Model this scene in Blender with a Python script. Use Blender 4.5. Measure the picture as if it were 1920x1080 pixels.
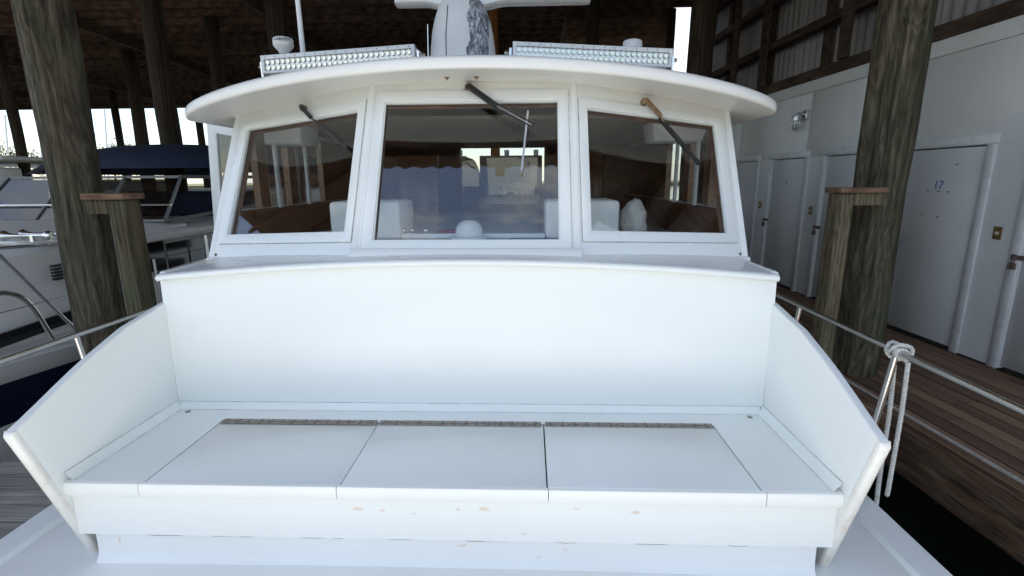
import bpy, bmesh, math, random
from mathutils import Vector, Matrix, noise as mnoise
random.seed(7)
rad = math.radians
sc = bpy.context.scene
for o in list(bpy.data.objects): bpy.data.objects.remove(o)

# ---------------------------------------------------------------- camera
CZ = 2.9                       # camera height above the water
FPX = 930.0                    # focal length in pixels of a 1920 wide frame
PIT, ROL, YAW = rad(12.4), rad(-0.385), rad(2.03)
Fv = Vector((-math.sin(YAW)*math.cos(PIT), math.cos(YAW)*math.cos(PIT), -math.sin(PIT)))
x0 = Vector((math.cos(YAW), math.sin(YAW), 0)); u0 = x0.cross(Fv)
AX = x0*math.cos(ROL) + u0*math.sin(ROL); AU = u0*math.cos(ROL) - x0*math.sin(ROL)
cam = bpy.data.objects.new('camera', bpy.data.cameras.new('camera'))
sc.collection.objects.link(cam)
cam.data.sensor_width = 36; cam.data.lens = FPX/1920*36
cam.data.clip_start = 0.05; cam.data.clip_end = 3000
cam.matrix_world = Matrix(((AX.x, AU.x, -Fv.x, 0), (AX.y, AU.y, -Fv.y, 0), (AX.z, AU.z, -Fv.z, CZ), (0, 0, 0, 1)))
sc.camera = cam

# ---------------------------------------------------------------- sky, sun, exposure
SUN_EL, SUN_AZ = rad(62), rad(-102)      # azimuth measured from +Y towards +X
w = bpy.data.worlds.new('World'); sc.world = w; w.use_nodes = True
nt = w.node_tree; nt.nodes.clear()
wo = nt.nodes.new('ShaderNodeOutputWorld'); bg = nt.nodes.new('ShaderNodeBackground')
sky = nt.nodes.new('ShaderNodeTexSky'); sky.sky_type = 'NISHITA'; sky.sun_disc = False
sky.sun_elevation = SUN_EL; sky.sun_rotation = SUN_AZ; sky.air_density = 1.0; sky.dust_density = 0.5; sky.ozone_density = 1.0
tc = nt.nodes.new('ShaderNodeTexCoord'); mp = nt.nodes.new('ShaderNodeMapping'); mp.inputs['Scale'].default_value = (1, 1, 2.6)
cn = nt.nodes.new('ShaderNodeTexNoise'); cn.inputs['Scale'].default_value = 4.5; cn.inputs['Detail'].default_value = 9; cn.inputs['Roughness'].default_value = .58
cr = nt.nodes.new('ShaderNodeValToRGB'); cr.color_ramp.elements[0].position = .47; cr.color_ramp.elements[1].position = .64
mx = nt.nodes.new('ShaderNodeMix'); mx.data_type = 'RGBA'
mx.inputs[7].default_value = (5.6, 5.65, 5.7, 1)
nt.links.new(tc.outputs['Generated'], mp.inputs[0]); nt.links.new(mp.outputs[0], cn.inputs['Vector'])
nt.links.new(cn.outputs['Fac'], cr.inputs[0]); nt.links.new(cr.outputs[0], mx.inputs[0])
nt.links.new(sky.outputs[0], mx.inputs[6]); nt.links.new(mx.outputs[2], bg.inputs[0])
bg.inputs[1].default_value = 0.076
nt.links.new(bg.outputs[0], wo.inputs[0])
sl = bpy.data.lights.new('sun', 'SUN'); sl.energy = 3.3; sl.angle = rad(.53); sl.color = (1, .92, .81)
so = bpy.data.objects.new('sun', sl); sc.collection.objects.link(so)
sd = Vector((math.sin(SUN_AZ)*math.cos(SUN_EL), math.cos(SUN_AZ)*math.cos(SUN_EL), math.sin(SUN_EL)))
so.rotation_euler = sd.to_track_quat('Z', 'Y').to_euler(); so.location = (0, 0, 30)
sc.view_settings.view_transform = 'Standard'; sc.view_settings.look = 'None'
sc.view_settings.gamma = 1; sc.view_settings.use_curve_mapping = False
sc.view_settings.exposure = 1.9
sc.cycles.max_bounces = 10; sc.cycles.diffuse_bounces = 5; sc.cycles.transparent_max_bounces = 16
sc.cycles.use_denoising = True; sc.cycles.caustics_reflective = False; sc.cycles.caustics_refractive = False

# ---------------------------------------------------------------- frames of reference (camera height is z = 0 here)
CX = -0.32                                              # the yacht's centre line
def ident(p): return Vector(p)
def bt(p): return Vector((p[0]+CX, p[1], p[2]))         # the yacht
DA = rad(3.5); DC, DS = math.cos(DA), math.sin(DA)
def dk(p): return Vector((p[0]*DC - p[1]*DS, p[0]*DS + p[1]*DC, p[2]))   # the dock on the right
def ray(px, py): return Fv + AX*((px-960)/FPX) - AU*((py-540)/FPX)
def atY(px, py, Y): d = ray(px, py); return d*(Y/d.y)
def atX(px, py, X): d = ray(px, py); return d*(X/d.x)
def atZ(px, py, Z): d = ray(px, py); return d*(Z/d.z)

# ---------------------------------------------------------------- materials
MATS = {}
class N:
    def __init__(s, name):
        s.m = bpy.data.materials.new(name); s.m.use_nodes = True; s.t = s.m.node_tree
        s.b = s.t.nodes['Principled BSDF']; MATS[name] = s.m; s.co = None
    def n(s, typ, **k):
        x = s.t.nodes.new(typ)
        for a, v in k.items():
            if a.startswith('i_'): x.inputs[a[2:].replace('_', ' ')].default_value = v
            else: setattr(x, a, v)
        return x
    def l(s, a, b): s.t.links.new(a, b)
    def coord(s, scale=(1, 1, 1), rot=(0, 0, 0), kind='Object'):
        c = s.n('ShaderNodeTexCoord'); m = s.n('ShaderNodeMapping'); m.inputs['Scale'].default_value = scale; m.inputs['Rotation'].default_value = rot
        s.l(c.outputs[kind], m.inputs[0]); return m.outputs[0]
    def noise(s, vec, scale, detail=4, rough=.55, dist=0):
        x = s.n('ShaderNodeTexNoise'); x.inputs['Scale'].default_value = scale; x.inputs['Detail'].default_value = detail
        x.inputs['Roughness'].default_value = rough; x.inputs['Distortion'].default_value = dist
        s.l(vec, x.inputs['Vector']); return x.outputs['Fac']
    def ramp(s, fac, stops):
        r = s.n('ShaderNodeValToRGB'); e = r.color_ramp.elements
        while len(e) < len(stops): e.new(.5)
        for k, (p, c) in enumerate(stops):
            e[k].position = p; e[k].color = (*c, 1) if not isinstance(c, (int, float)) else (c, c, c, 1)
        s.l(fac, r.inputs[0]); return r.outputs[0]
    def mix(s, fac, a, b, blend='MIX'):
        m = s.n('ShaderNodeMix'); m.data_type = 'RGBA'; m.blend_type = blend
        for sock, v in ((m.inputs[0], fac), (m.inputs[6], a), (m.inputs[7], b)):
            if isinstance(v, (int, float)): sock.default_value = v
            elif isinstance(v, tuple): sock.default_value = (*v, 1)
            else: s.l(v, sock)
        return m.outputs[2]
    def math(s, op, a, b=None):
        m = s.n('ShaderNodeMath'); m.operation = op
        for k, v in enumerate((a, b)):
            if v is None: continue
            if isinstance(v, (int, float)): m.inputs[k].default_value = v
            else: s.l(v, m.inputs[k])
        return m.outputs[0]
    def set(s, col=None, rough=None, metal=None, spec=None, coat=None):
        for nm, v in (('Base Color', col), ('Roughness', rough), ('Metallic', metal), ('Specular IOR Level', spec), ('Coat Weight', coat)):
            if v is None: continue
            if isinstance(v, tuple): s.b.inputs[nm].default_value = (*v, 1)
            elif isinstance(v, (int, float)): s.b.inputs[nm].default_value = v
            else: s.l(v, s.b.inputs[nm])
        return s
    def bump(s, h, strength=.3, dist=.01):
        b = s.n('ShaderNodeBump'); b.inputs['Strength'].default_value = strength; b.inputs['Distance'].default_value = dist
        s.l(h, b.inputs['Height']); s.l(b.outputs[0], s.b.inputs['Normal']); return s

def paint(name, base=(.825, .845, .825), rough=.32, chips=(), cracks=False, dirt=.10, wear=0.0):
    k = N(name); c = k.coord()
    big = k.noise(c, 1.7, 5); fine = k.noise(c, 110, 3)
    col = k.mix(k.ramp(big, [(.3, 0), (.75, dirt*2.2)]), base, tuple(x*y for x, y in zip(base, (.90, .885, .85))))
    specks = k.ramp(k.noise(c, 90, 2), [(.735, 0), (.76, 1)])
    col = k.mix(k.math('MULTIPLY', specks, .22), col, (.45, .40, .34))
    if wear:
        wn = k.ramp(k.noise(c, 9, 6, .65), [(.5, 0), (.62, wear)])
        col = k.mix(wn, col, (.62, .52, .41))
        wd = k.ramp(k.noise(c, 23, 5, .7), [(.62, 0), (.68, wear*.8)])
        col = k.mix(wd, col, (.42, .33, .25))
    if chips:
        g = k.n('ShaderNodeTexCoord'); warp = k.n('ShaderNodeTexNoise'); warp.inputs['Scale'].default_value = 55; warp.inputs['Detail'].default_value = 3
        k.l(g.outputs['Object'], warp.inputs['Vector'])
        v1 = k.n('ShaderNodeVectorMath', operation='SUBTRACT'); k.l(warp.outputs['Color'], v1.inputs[0]); v1.inputs[1].default_value = (.5, .5, .5)
        v2 = k.n('ShaderNodeVectorMath', operation='SCALE'); k.l(v1.outputs[0], v2.inputs[0]); v2.inputs['Scale'].default_value = .016
        v3 = k.n('ShaderNodeVectorMath', operation='ADD'); k.l(g.outputs['Object'], v3.inputs[0]); k.l(v2.outputs[0], v3.inputs[1])
        acc = None
        for (p, rx, rz) in chips:
            d1 = k.n('ShaderNodeVectorMath', operation='SUBTRACT'); k.l(v3.outputs[0], d1.inputs[0]); d1.inputs[1].default_value = p
            d2 = k.n('ShaderNodeVectorMath', operation='MULTIPLY'); k.l(d1.outputs[0], d2.inputs[0]); d2.inputs[1].default_value = (1/rx, 0, 1/rz)
            d3 = k.n('ShaderNodeVectorMath', operation='LENGTH'); k.l(d2.outputs[0], d3.inputs[0])
            m = k.math('LESS_THAN', d3.outputs['Value'], 1.0)
            acc = m if acc is None else k.math('MAXIMUM', acc, m)
        chipc = k.mix(k.noise(c, 60, 3), (.74, .60, .47), (.76, .68, .57))
        col = k.mix(acc, col, chipc)
    k.set(col, k.ramp(big, [(.2, rough-.06), (.8, rough+.12)]), coat=.15)
    k.bump(k.math('ADD', k.math('MULTIPLY', big, 1.0), k.math('MULTIPLY', fine, .05)), .2, .012)
    return k.m

paint('white_paint'); paint('white_trim', rough=.28, dirt=.06)
paint('worn_trim', (.82, .805, .765), .42, dirt=.4, wear=.4)
paint('roof_paint', (.86, .845, .81), .36, dirt=.15)
paint('deck_paint', (.82, .83, .80), .5, dirt=.2)
paint('seat_paint', (.82, .85, .83), .38, dirt=.16)
k = N('old_varnish'); c = k.coord((1, 1, 9)); k.set(k.ramp(k.noise(c, 3, 6, .6, 1.0), [(.25, (.07, .025, .009)), (.75, (.23, .088, .033))]), .3, coat=.3)
k = N('interior_panel'); c = k.coord(); k.set(k.ramp(k.noise(c, 2, 3), [(.3, (.16, .135, .11)), (.7, (.21, .175, .145))]), .6)
k = N('steel'); c = k.coord(); k.set((.72, .71, .68), k.ramp(k.noise(c, 14, 4), [(.3, .12), (.8, .32)]), 1.0)
k = N('hinge_steel'); c = k.coord(); k.set(k.ramp(k.noise(c, 60, 4), [(.35, (.23, .20, .16)), (.7, (.40, .37, .33))]), .42, .6)
k = N('chrome_lens'); c = k.coord(); k.set((.74, .71, .60), .14, .95)
k = N('aluminium'); c = k.coord(); k.set((.66, .67, .68), .38, .9)
k = N('frame_grey'); k.set((.16, .165, .17), .45, .3)
k = N('lamp_white'); c = k.coord(); k.set(k.ramp(k.noise(c, 12, 4), [(.3, (.70, .71, .71)), (.7, (.80, .80, .79))]), .4)
k = N('black_rubber'); c = k.coord(); k.set(k.ramp(k.noise(c, 30, 3), [(.3, (.012, .012, .012)), (.7, (.03, .03, .03))]), .5)
k = N('bronze'); c = k.coord(); k.set(k.ramp(k.noise(c, 50, 5), [(.3, (.20, .12, .07)), (.7, (.42, .30, .18))]), .45, .7)
k = N('rusty_metal'); c = k.coord(); k.set(k.ramp(k.noise(c, 40, 5), [(.3, (.10, .05, .035)), (.7, (.27, .20, .17))]), .7, .3)
k = N('caulk'); c = k.coord(); k.set(k.ramp(k.noise(c, 25, 4), [(.35, (.30, .27, .23)), (.65, (.66, .64, .60))]), .7)
k = N('dark_gap'); k.set((.05, .045, .04), .9)
k = N('dash_white'); c = k.coord(); k.set(k.ramp(k.noise(c, 5, 3), [(.3, (.80, .83, .83)), (.7, (.85, .87, .87))]), .35)
k = N('cloth_white'); c = k.coord(); k.set((.66, .64, .60), .85).bump(k.noise(c, 28, 4), .8, .02)
k = N('red_cloth'); c = k.coord(); k.set(k.ramp(k.noise(c, 20, 3), [(.3, (.26, .03, .03)), (.7, (.40, .06, .05))]), .8)
k = N('teal_cover'); c = k.coord(); k.set(k.ramp(k.noise(c, 20, 3), [(.3, (.03, .16, .15)), (.7, (.06, .24, .22))]), .6)
k = N('chart_paper'); c = k.coord(); k.set(k.ramp(k.noise(c, 9, 5), [(.4, (.68, .66, .60)), (.6, (.50, .58, .62))]), .7)
k = N('seat_vinyl'); c = k.coord(); k.set((.03, .035, .05), .45)
k = N('navy_canvas'); c = k.coord(); wv = k.noise(c, 4, 5); k.set(k.ramp(wv, [(.3, (.004, .010, .028)), (.75, (.009, .020, .052))]), .8).bump(k.noise(c, 2.2, 3), .6, .06)
k = N('navy_paint'); c = k.coord(); k.set((.006, .012, .03), .25)
k = N('yacht_cream'); c = k.coord(); k.set(k.ramp(k.noise(c, 1.5, 5), [(.3, (.72, .70, .65)), (.7, (.80, .785, .745))]), .35)
k = N('yacht_grey'); c = k.coord(); k.set(k.ramp(k.noise(c, 2, 5), [(.3, (.40, .39, .36)), (.7, (.48, .47, .44))]), .4)
k = N('black_glass'); k.set((.006, .007, .008), .06, spec=.6)
k = N('letter_navy'); k.set((.012, .014, .02), .6)
k = N('letter_blue'); k.set((.06, .10, .36), .6)
k = N('letter_grey'); k.set((.22, .23, .24), .7)
k = N('letter_black'); k.set((.02, .02, .02), .6)
k = N('brass'); c = k.coord(); k.set(k.ramp(k.noise(c, 40, 4), [(.3, (.22, .13, .05)), (.7, (.40, .27, .11))]), .5, .7)
k = N('switch_ivory'); k.set((.62, .58, .46), .5)
k = N('jar_glass'); k.set((.75, .77, .77), .08); k.b.inputs['Transmission Weight'].default_value = .8

# glass: clear sheet, weak mirror whose strength grows with the grazing angle
def glass(name, tint=(.94, .95, .945), f0=.075):
    k = N(name); t = k.t; t.nodes.remove(k.b)
    out = [x for x in t.nodes if x.type == 'OUTPUT_MATERIAL'][0]
    g = k.n('ShaderNodeNewGeometry'); d = k.n('ShaderNodeVectorMath', operation='DOT_PRODUCT')
    k.l(g.outputs['Normal'], d.inputs[0]); k.l(g.outputs['Incoming'], d.inputs[1])
    a = k.math('ABSOLUTE', d.outputs['Value']); f = k.math('ADD', k.math('MULTIPLY', k.math('POWER', k.math('SUBTRACT', 1.0, a), 5.0), 1-f0), f0)
    tr = k.n('ShaderNodeBsdfTransparent'); tr.inputs[0].default_value = (*tint, 1)
    gl = k.n('ShaderNodeBsdfGlossy'); gl.inputs['Roughness'].default_value = .015
    m = k.n('ShaderNodeMixShader'); k.l(f, m.inputs[0]); k.l(tr.outputs[0], m.inputs[1]); k.l(gl.outputs[0], m.inputs[2]); k.l(m.outputs[0], out.inputs[0])
    return k.m
glass('window_glass'); glass('yacht_glass', (.45, .47, .47))

def timber(name, cols, stretch=(14, 14, 1.1), scale=1.0, rough=.85, rnd=.25, bump=.6, green=0, contour=0, cracks=0):
    k = N(name); oi = k.n('ShaderNodeObjectInfo')
    tcn = k.n('ShaderNodeTexCoord'); off = k.n('ShaderNodeVectorMath', operation='SCALE'); cmb = k.n('ShaderNodeCombineXYZ')
    for i in range(3): k.l(oi.outputs['Random'], cmb.inputs[i])
    k.l(cmb.outputs[0], off.inputs[0]); off.inputs['Scale'].default_value = 17.3
    ad = k.n('ShaderNodeVectorMath', operation='ADD'); k.l(tcn.outputs['Object'], ad.inputs[0]); k.l(off.outputs[0], ad.inputs[1])
    mpn = k.n('ShaderNodeMapping'); mpn.inputs['Scale'].default_value = stretch; k.l(ad.outputs[0], mpn.inputs[0])
    g = k.noise(mpn.outputs[0], scale, 7, .62, 1.6)
    wv = k.n('ShaderNodeTexWave'); wv.inputs['Scale'].default_value = scale*.55; wv.inputs['Distortion'].default_value = 9; wv.inputs['Detail'].default_value = 3; wv.inputs['Detail Scale'].default_value = .9
    k.l(mpn.outputs[0], wv.inputs['Vector'])
    gg = k.math('ADD', k.math('MULTIPLY', g, .86), k.math('MULTIPLY', wv.outputs['Fac'], .14))
    if contour:
        mp2 = k.n('ShaderNodeMapping'); mp2.inputs['Scale'].default_value = (4.2, 4.2, .62); k.l(ad.outputs[0], mp2.inputs[0])
        cn_ = k.noise(mp2.outputs[0], 1.0, 3.5, .55, .5)
        sn = k.math('ADD', k.math('MULTIPLY', k.math('SINE', k.math('MULTIPLY', cn_, 95.0)), .5), .5)
        gg = k.math('ADD', k.math('MULTIPLY', gg, 1-contour), k.math('MULTIPLY', sn, contour))
    col = k.ramp(gg, [(.28, cols[0]), (.52, cols[1]), (.75, cols[2])])
    if cracks:
        mp3 = k.n('ShaderNodeMapping'); mp3.inputs['Scale'].default_value = tuple(x*3.4 if x > 5 else x*.8 for x in stretch); k.l(ad.outputs[0], mp3.inputs[0])
        ck = k.ramp(k.noise(mp3.outputs[0], 1.0, 5, .6, .6), [(.57, 0), (.66, cracks)])
        col = k.mix(ck, col, tuple(x*.35 for x in cols[0])); gg = k.math('SUBTRACT', gg, k.math('MULTIPLY', ck, .5))
    if green:
        patch = k.ramp(k.noise(ad.outputs[0], 2.6, 5), [(.42, 0), (.66, green)])
        col = k.mix(patch, col, (.050, .070, .036))
    v = k.math('ADD', k.math('MULTIPLY', oi.outputs['Random'], rnd), 1-rnd/2)
    col = k.mix(1.0, col, k.ramp(v, [(0, 0), (1, 1)]), 'MULTIPLY') if False else col
    hs = k.n('ShaderNodeHueSaturation'); k.l(col, hs.inputs['Color']); k.l(v, hs.inputs['Value'])
    k.set(hs.outputs[0], rough, spec=.25).bump(gg, bump, .012)
    return k.m
timber('piling_wood', ((.022, .017, .011), (.085, .070, .046), (.19, .16, .115)), (9, 9, 1.5), 1.0, green=.32, bump=1.0, contour=.13, cracks=.6)
timber('post_wood', ((.030, .022, .014), (.10, .078, .046), (.17, .135, .080)), (16, 16, 1.0), 1.0, green=.6, cracks=.7)
timber('pale_post', ((.07, .055, .034), (.19, .15, .092), (.29, .235, .155)), (16, 16, 1.0), 1.0, green=.3, contour=.15, cracks=.6)
timber('cap_wood', ((.10, .055, .035), (.22, .13, .085), (.32, .21, .145)), (1.2, 16, 16), 1.0)
timber('dark_post', ((.016, .012, .009), (.055, .040, .027), (.10, .075, .052)), (13, 13, 1.0), 1.0, bump=.4)
timber('girt_timber', ((.025, .017, .012), (.075, .050, .036), (.13, .09, .065)), (9, 1.5, 9), 1.0, rnd=.4, bump=.3)
timber('orange_post', ((.10, .035, .010), (.24, .085, .022), (.34, .13, .04)), (13, 13, 1.0), 1.0, bump=.3)
timber('dock_wood', ((.09, .050, .030), (.25, .155, .098), (.42, .30, .215)), (15, 1.0, 15), 1.0, rnd=.75, cracks=.8)
timber('grey_wood', ((.14, .13, .115), (.33, .31, .28), (.48, .455, .42)), (1.0, 15, 15), 1.0, rnd=.3)
timber('roof_timber', ((.09, .054, .038), (.23, .14, .098), (.34, .23, .165)), (1.5, 9, 9), 1.0, rnd=.5, bump=.3)
timber('beam_timber', ((.07, .045, .03), (.19, .125, .08), (.29, .20, .135)), (9, 1.5, 9), 1.0, rnd=.4, bump=.3)
k = N('roof_sheet'); c = k.coord(); k.set(k.ramp(k.noise(c, 1.2, 6), [(.3, (.16, .10, .076)), (.7, (.28, .175, .13))]), .75)
k = N('siding_sheet'); c = k.coord((1, 1, .25)); k.set(k.ramp(k.noise(c, 3, 5), [(.3, (.27, .245, .25)), (.7, (.40, .37, .375))]), .55)
k = N('shed_wall'); c = k.coord(); cs = k.coord((2.2, 2.2, .5))
col = k.ramp(k.noise(c, 1.6, 6, .6), [(.3, (.75, .755, .75)), (.7, (.82, .82, .815))])
col = k.mix(k.ramp(k.noise(cs, 2.2, 6, .65), [(.60, 0), (.85, .30)]), col, (.40, .39, .37))
col = k.mix(k.ramp(k.noise(c, 34, 4), [(.70, 0), (.74, .5)]), col, (.16, .15, .14)); k.set(col, .65).bump(k.noise(c, 60, 4), .25, .004)
k = N('door_paint'); c = k.coord(); cs = k.coord((2, 2, .5))
col = k.ramp(k.noise(c, 1.3, 5), [(.3, (.70, .71, .71)), (.7, (.77, .775, .775))])
col = k.mix(k.ramp(k.noise(cs, 2, 6, .65), [(.6, 0), (.85, .25)]), col, (.36, .36, .36)); col = k.mix(k.ramp(k.noise(c, 40, 3), [(.71, 0), (.74, .6)]), col, (.12, .11, .10)); k.set(col, .55)
k = N('door_trim'); c = k.coord(); k.set(k.mix(k.ramp(k.noise(c, 8, 5, .65), [(.5, 0), (.75, .5)]), (.76, .77, .77), (.46, .46, .45)), .6)
k = N('water'); c = k.coord(); k.set((.012, .016, .014), .06, spec=.5).bump(k.noise(c, 2.5, 4), .25, .05)
k = N('land'); c = k.coord(); k.set(k.ramp(k.noise(c, .05, 5), [(.3, (.06, .07, .03)), (.7, (.10, .09, .05))]), .95)
k = N('leaf'); c = k.coord(); k.set(k.ramp(k.noise(c, .6, 4), [(.3, (.030, .050, .018)), (.7, (.075, .10, .035))]), .7)
k = N('rope'); c = k.coord(); k.set(k.ramp(k.noise(c, 40, 3), [(.3, (.52, .50, .46)), (.7, (.70, .69, .65))]), .9)
k = N('old_rope'); c = k.coord(); k.set(k.ramp(k.noise(c, 30, 3), [(.3, (.40, .37, .32)), (.7, (.58, .55, .49))]), .9)
# radar housing: white paint with a patch flaked down to a mottled grey
k = N('radar_housing'); c = k.coord(); sx = k.n('ShaderNodeSeparateXYZ'); k.l(c, sx.inputs[0])
wob = k.math('MULTIPLY', k.math('SUBTRACT', k.noise(c, 9, 5), .5), .10)
m1 = k.math('GREATER_THAN', k.math('ADD', sx.outputs['X'], wob), .055)
m2 = k.math('LESS_THAN', k.math('ADD', sx.outputs['Z'], k.math('MULTIPLY', wob, .6)), .52)
m3 = k.math('LESS_THAN', sx.outputs['X'], .175)
msk = k.math('MULTIPLY', k.math('MULTIPLY', m1, m2), m3)
streak = k.noise(k.coord((60, 60, 22), (0, .5, 0)), 1.0, 5, .7, .8)
mot = k.ramp(streak, [(.38, (.045, .05, .06)), (.5, (.20, .22, .25)), (.62, (.62, .64, .66))])
k.set(k.mix(msk, k.ramp(k.noise(c, 6, 4), [(.3, (.70, .70, .70)), (.7, (.78, .78, .77))]), mot), .5)

# ---------------------------------------------------------------- mesh helpers
COL = sc.collection
def origin_of(o):
    p = Vector((0, 0, 0))
    while o is not None: p += o.location; o = o.parent
    return p
class MB:
    def __init__(s, xf=ident): s.v = []; s.f = []; s.xf = xf
    def add(s, pts, faces):
        n = len(s.v); s.v += [s.xf(p) for p in pts]; s.f += [tuple(i+n for i in f) for f in faces]; return s
    def box(s, a, b):
        (x0, y0, z0), (x1, y1, z1) = a, b
        return s.add([(x0,y0,z0),(x1,y0,z0),(x1,y1,z0),(x0,y1,z0),(x0,y0,z1),(x1,y0,z1),(x1,y1,z1),(x0,y1,z1)],
                     [(0,3,2,1),(4,5,6,7),(0,1,5,4),(1,2,6,5),(2,3,7,6),(3,0,4,7)])
    def bar(s, p, q, wd, ht, up=(0, 0, 1)):
        p, q = Vector(p), Vector(q); d = (q-p).normalized(); sd = d.cross(Vector(up))
        if sd.length < 1e-4: sd = Vector((1, 0, 0))
        sd.normalize(); u = sd.cross(d); pts = []
        for e in (p, q):
            for a, b in ((-1,-1),(1,-1),(1,1),(-1,1)): pts.append(e + sd*(a*wd/2) + u*(b*ht/2))
        return s.add(pts, [(0,3,2,1),(4,5,6,7),(0,1,5,4),(1,2,6,5),(2,3,7,6),(3,0,4,7)])
    def prism(s, poly, off):
        n = len(poly); off = Vector(off); pts = [Vector(p) for p in poly]; pts += [p+off for p in pts]
        return s.add(pts, [tuple(range(n-1, -1, -1)), tuple(range(n, 2*n))] + [(i, (i+1) % n, n+(i+1) % n, n+i) for i in range(n)])
    def ring(s, outer, inner, off):
        n = len(outer); off = Vector(off); P = [Vector(p) for p in outer] + [Vector(p) for p in inner]; P += [p+off for p in P]; F = []
        for i in range(n):
            j = (i+1) % n
            F += [(i, j, n+j, n+i), (2*n+i, 3*n+i, 3*n+j, 2*n+j), (i, 2*n+i, 2*n+j, j), (n+i, n+j, 3*n+j, 3*n+i)]
        return s.add(P, F)
    def grid(s, rows, close=False):
        n = len(rows[0]); P = [p for r in rows for p in r]; F = []
        for i in range(len(rows)-1):
            for j in range(n if close else n-1):
                a, b = i*n+j, i*n+(j+1) % n; F.append((a, b, b+n, a+n))
        return s.add(P, F)
    def tube(s, pts, r, n=10, caps=True):
        pts = [Vector(p) for p in pts]; R = r if isinstance(r, (list, tuple)) else [r]*len(pts); rows = []; ref = None
        for i, p in enumerate(pts):
            t = (pts[min(i+1, len(pts)-1)] - pts[max(i-1, 0)]).normalized()
            if ref is None: ref = t.orthogonal().normalized()
            ref = (ref - t*ref.dot(t)).normalized(); bn = t.cross(ref)
            rows.append([p + (ref*math.cos(a) + bn*math.sin(a))*R[i] for a in [2*math.pi*k/n for k in range(n)]])
        b = len(s.v); s.grid(rows, True)
        if caps: s.f += [tuple(b+k for k in range(n-1, -1, -1)), tuple(b+(len(pts)-1)*n+k for k in range(n))]
        return s
    def lathe(s, prof, c=(0, 0, 0), n=20, axis=(0, 0, 1)):
        ax = Vector(axis).normalized(); a = ax.orthogonal().normalized(); b = ax.cross(a); c = Vector(c)
        rows = [[c + ax*z + (a*math.cos(t)+b*math.sin(t))*max(r, 1e-4) for t in [2*math.pi*k/n for k in range(n)]] for r, z in prof]
        m = len(s.v); s.grid(rows, True); s.f += [tuple(m+k for k in range(n-1, -1, -1)), tuple(m+(len(prof)-1)*n+k for k in range(n))]; return s
    def mesh(s, name, org=Vector((0, 0, 0)), smooth=None, bevel=0, seg=2, zoff=CZ):
        me = bpy.data.meshes.new(name); me.from_pydata([(p.x-org.x, p.y-org.y, p.z+zoff-org.z) for p in s.v], [], s.f)
        bm = bmesh.new(); bm.from_mesh(me); bmesh.ops.remove_doubles(bm, verts=bm.verts, dist=1e-5)
        bmesh.ops.recalc_face_normals(bm, faces=bm.faces)
        if bevel:
            ed = [e for e in bm.edges if len(e.link_faces) == 2 and e.calc_face_angle(0) > .5]
            bmesh.ops.bevel(bm, geom=ed, offset=bevel, segments=seg, profile=.5, affect='EDGES', clamp_overlap=True)
        bm.to_mesh(me); bm.free()
        if smooth or bevel:
            me.polygons.foreach_set('use_smooth', [True]*len(me.polygons)); me.set_sharp_from_angle(angle=rad(smooth or 50))
        return me
    def build(s, name, mat, parent=None, smooth=None, bevel=0, seg=2):
        me = s.mesh(name, origin_of(parent), smooth, bevel, seg)
        me.materials.append(MATS[mat]); o = bpy.data.objects.new(name, me); COL.objects.link(o); o.parent = parent; return o
def tag(o, label=None, cat=None, group=None, kind=None):
    for a, v in (('label', label), ('category', cat), ('group', group), ('kind', kind)):
        if v: o[a] = v
    return o
def thing(name, label, cat, loc, group=None):
    o = bpy.data.objects.new(name, None); COL.objects.link(o); o.location = (loc[0], loc[1], loc[2]+CZ); o.empty_display_size = .2
    return tag(o, label, cat, group)
def single(mb, name, mat, label, cat, group=None, loc=None, **k):
    """a thing that is one mesh, its origin at its base"""
    vs = mb.v; zb = min(p.z for p in vs)
    b = loc or (sum(p.x for p in vs)/len(vs), sum(p.y for p in vs)/len(vs), zb)
    org = Vector((b[0], b[1], b[2]+CZ)); me = mb.mesh(name, org, **k); me.materials.append(MATS[mat])
    o = bpy.data.objects.new(name, me); COL.objects.link(o); o.location = org; return tag(o, label, cat, group)
def piece(name, me, mat, parent, loc, rz=0, scale=(1, 1, 1), mtx=None):
    if not me.materials: me.materials.append(MATS[mat])
    o = bpy.data.objects.new(name, me); COL.objects.link(o); o.parent = parent
    p = Vector((loc[0], loc[1], loc[2]+CZ)) - origin_of(parent)
    if mtx is not None: o.matrix_local = Matrix.Translation(p) @ mtx
    else: o.location = p; o.rotation_euler = (0, 0, rz); o.scale = scale
    return o
def lettering(name, txt, size, mat, parent, P, right, up, extrude=.002, mirror=False):
    cu = bpy.data.curves.new(name, 'FONT'); cu.body = txt; cu.size = size; cu.extrude = extrude; cu.align_x = 'CENTER'; cu.align_y = 'CENTER'; cu.resolution_u = 3; cu.offset = size*.018 if mirror else 0
    t = bpy.data.objects.new(name, cu); COL.objects.link(t); bpy.context.view_layer.update()
    me = bpy.data.meshes.new_from_object(t.evaluated_get(bpy.context.evaluated_depsgraph_get())); bpy.data.objects.remove(t)
    right = Vector(right).normalized(); up = Vector(up).normalized(); nrm = right.cross(up); org = origin_of(parent)
    P = Vector((P[0], P[1], P[2]+CZ))
    for v in me.vertices: v.co = P + right*(v.co.x*(-1 if mirror else 1)) + up*v.co.y + nrm*v.co.z - org
    if mirror: me.flip_normals()
    me.materials.clear(); me.materials.append(MATS[mat]); o = bpy.data.objects.new(name, me); COL.objects.link(o); o.parent = parent; return o

# ---------------------------------------------------------------- the setting
tag(MB().add([(-900, -500, -2.9), (900, -500, -2.9), (900, 1500, -2.9), (-900, 1500, -2.9)], [(0, 1, 2, 3)]).build('water', 'water'), kind='structure')
tag(MB().box((-600, 210, -3.4), (600, 420, -2.0)).build('shore', 'land'), kind='structure')

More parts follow.
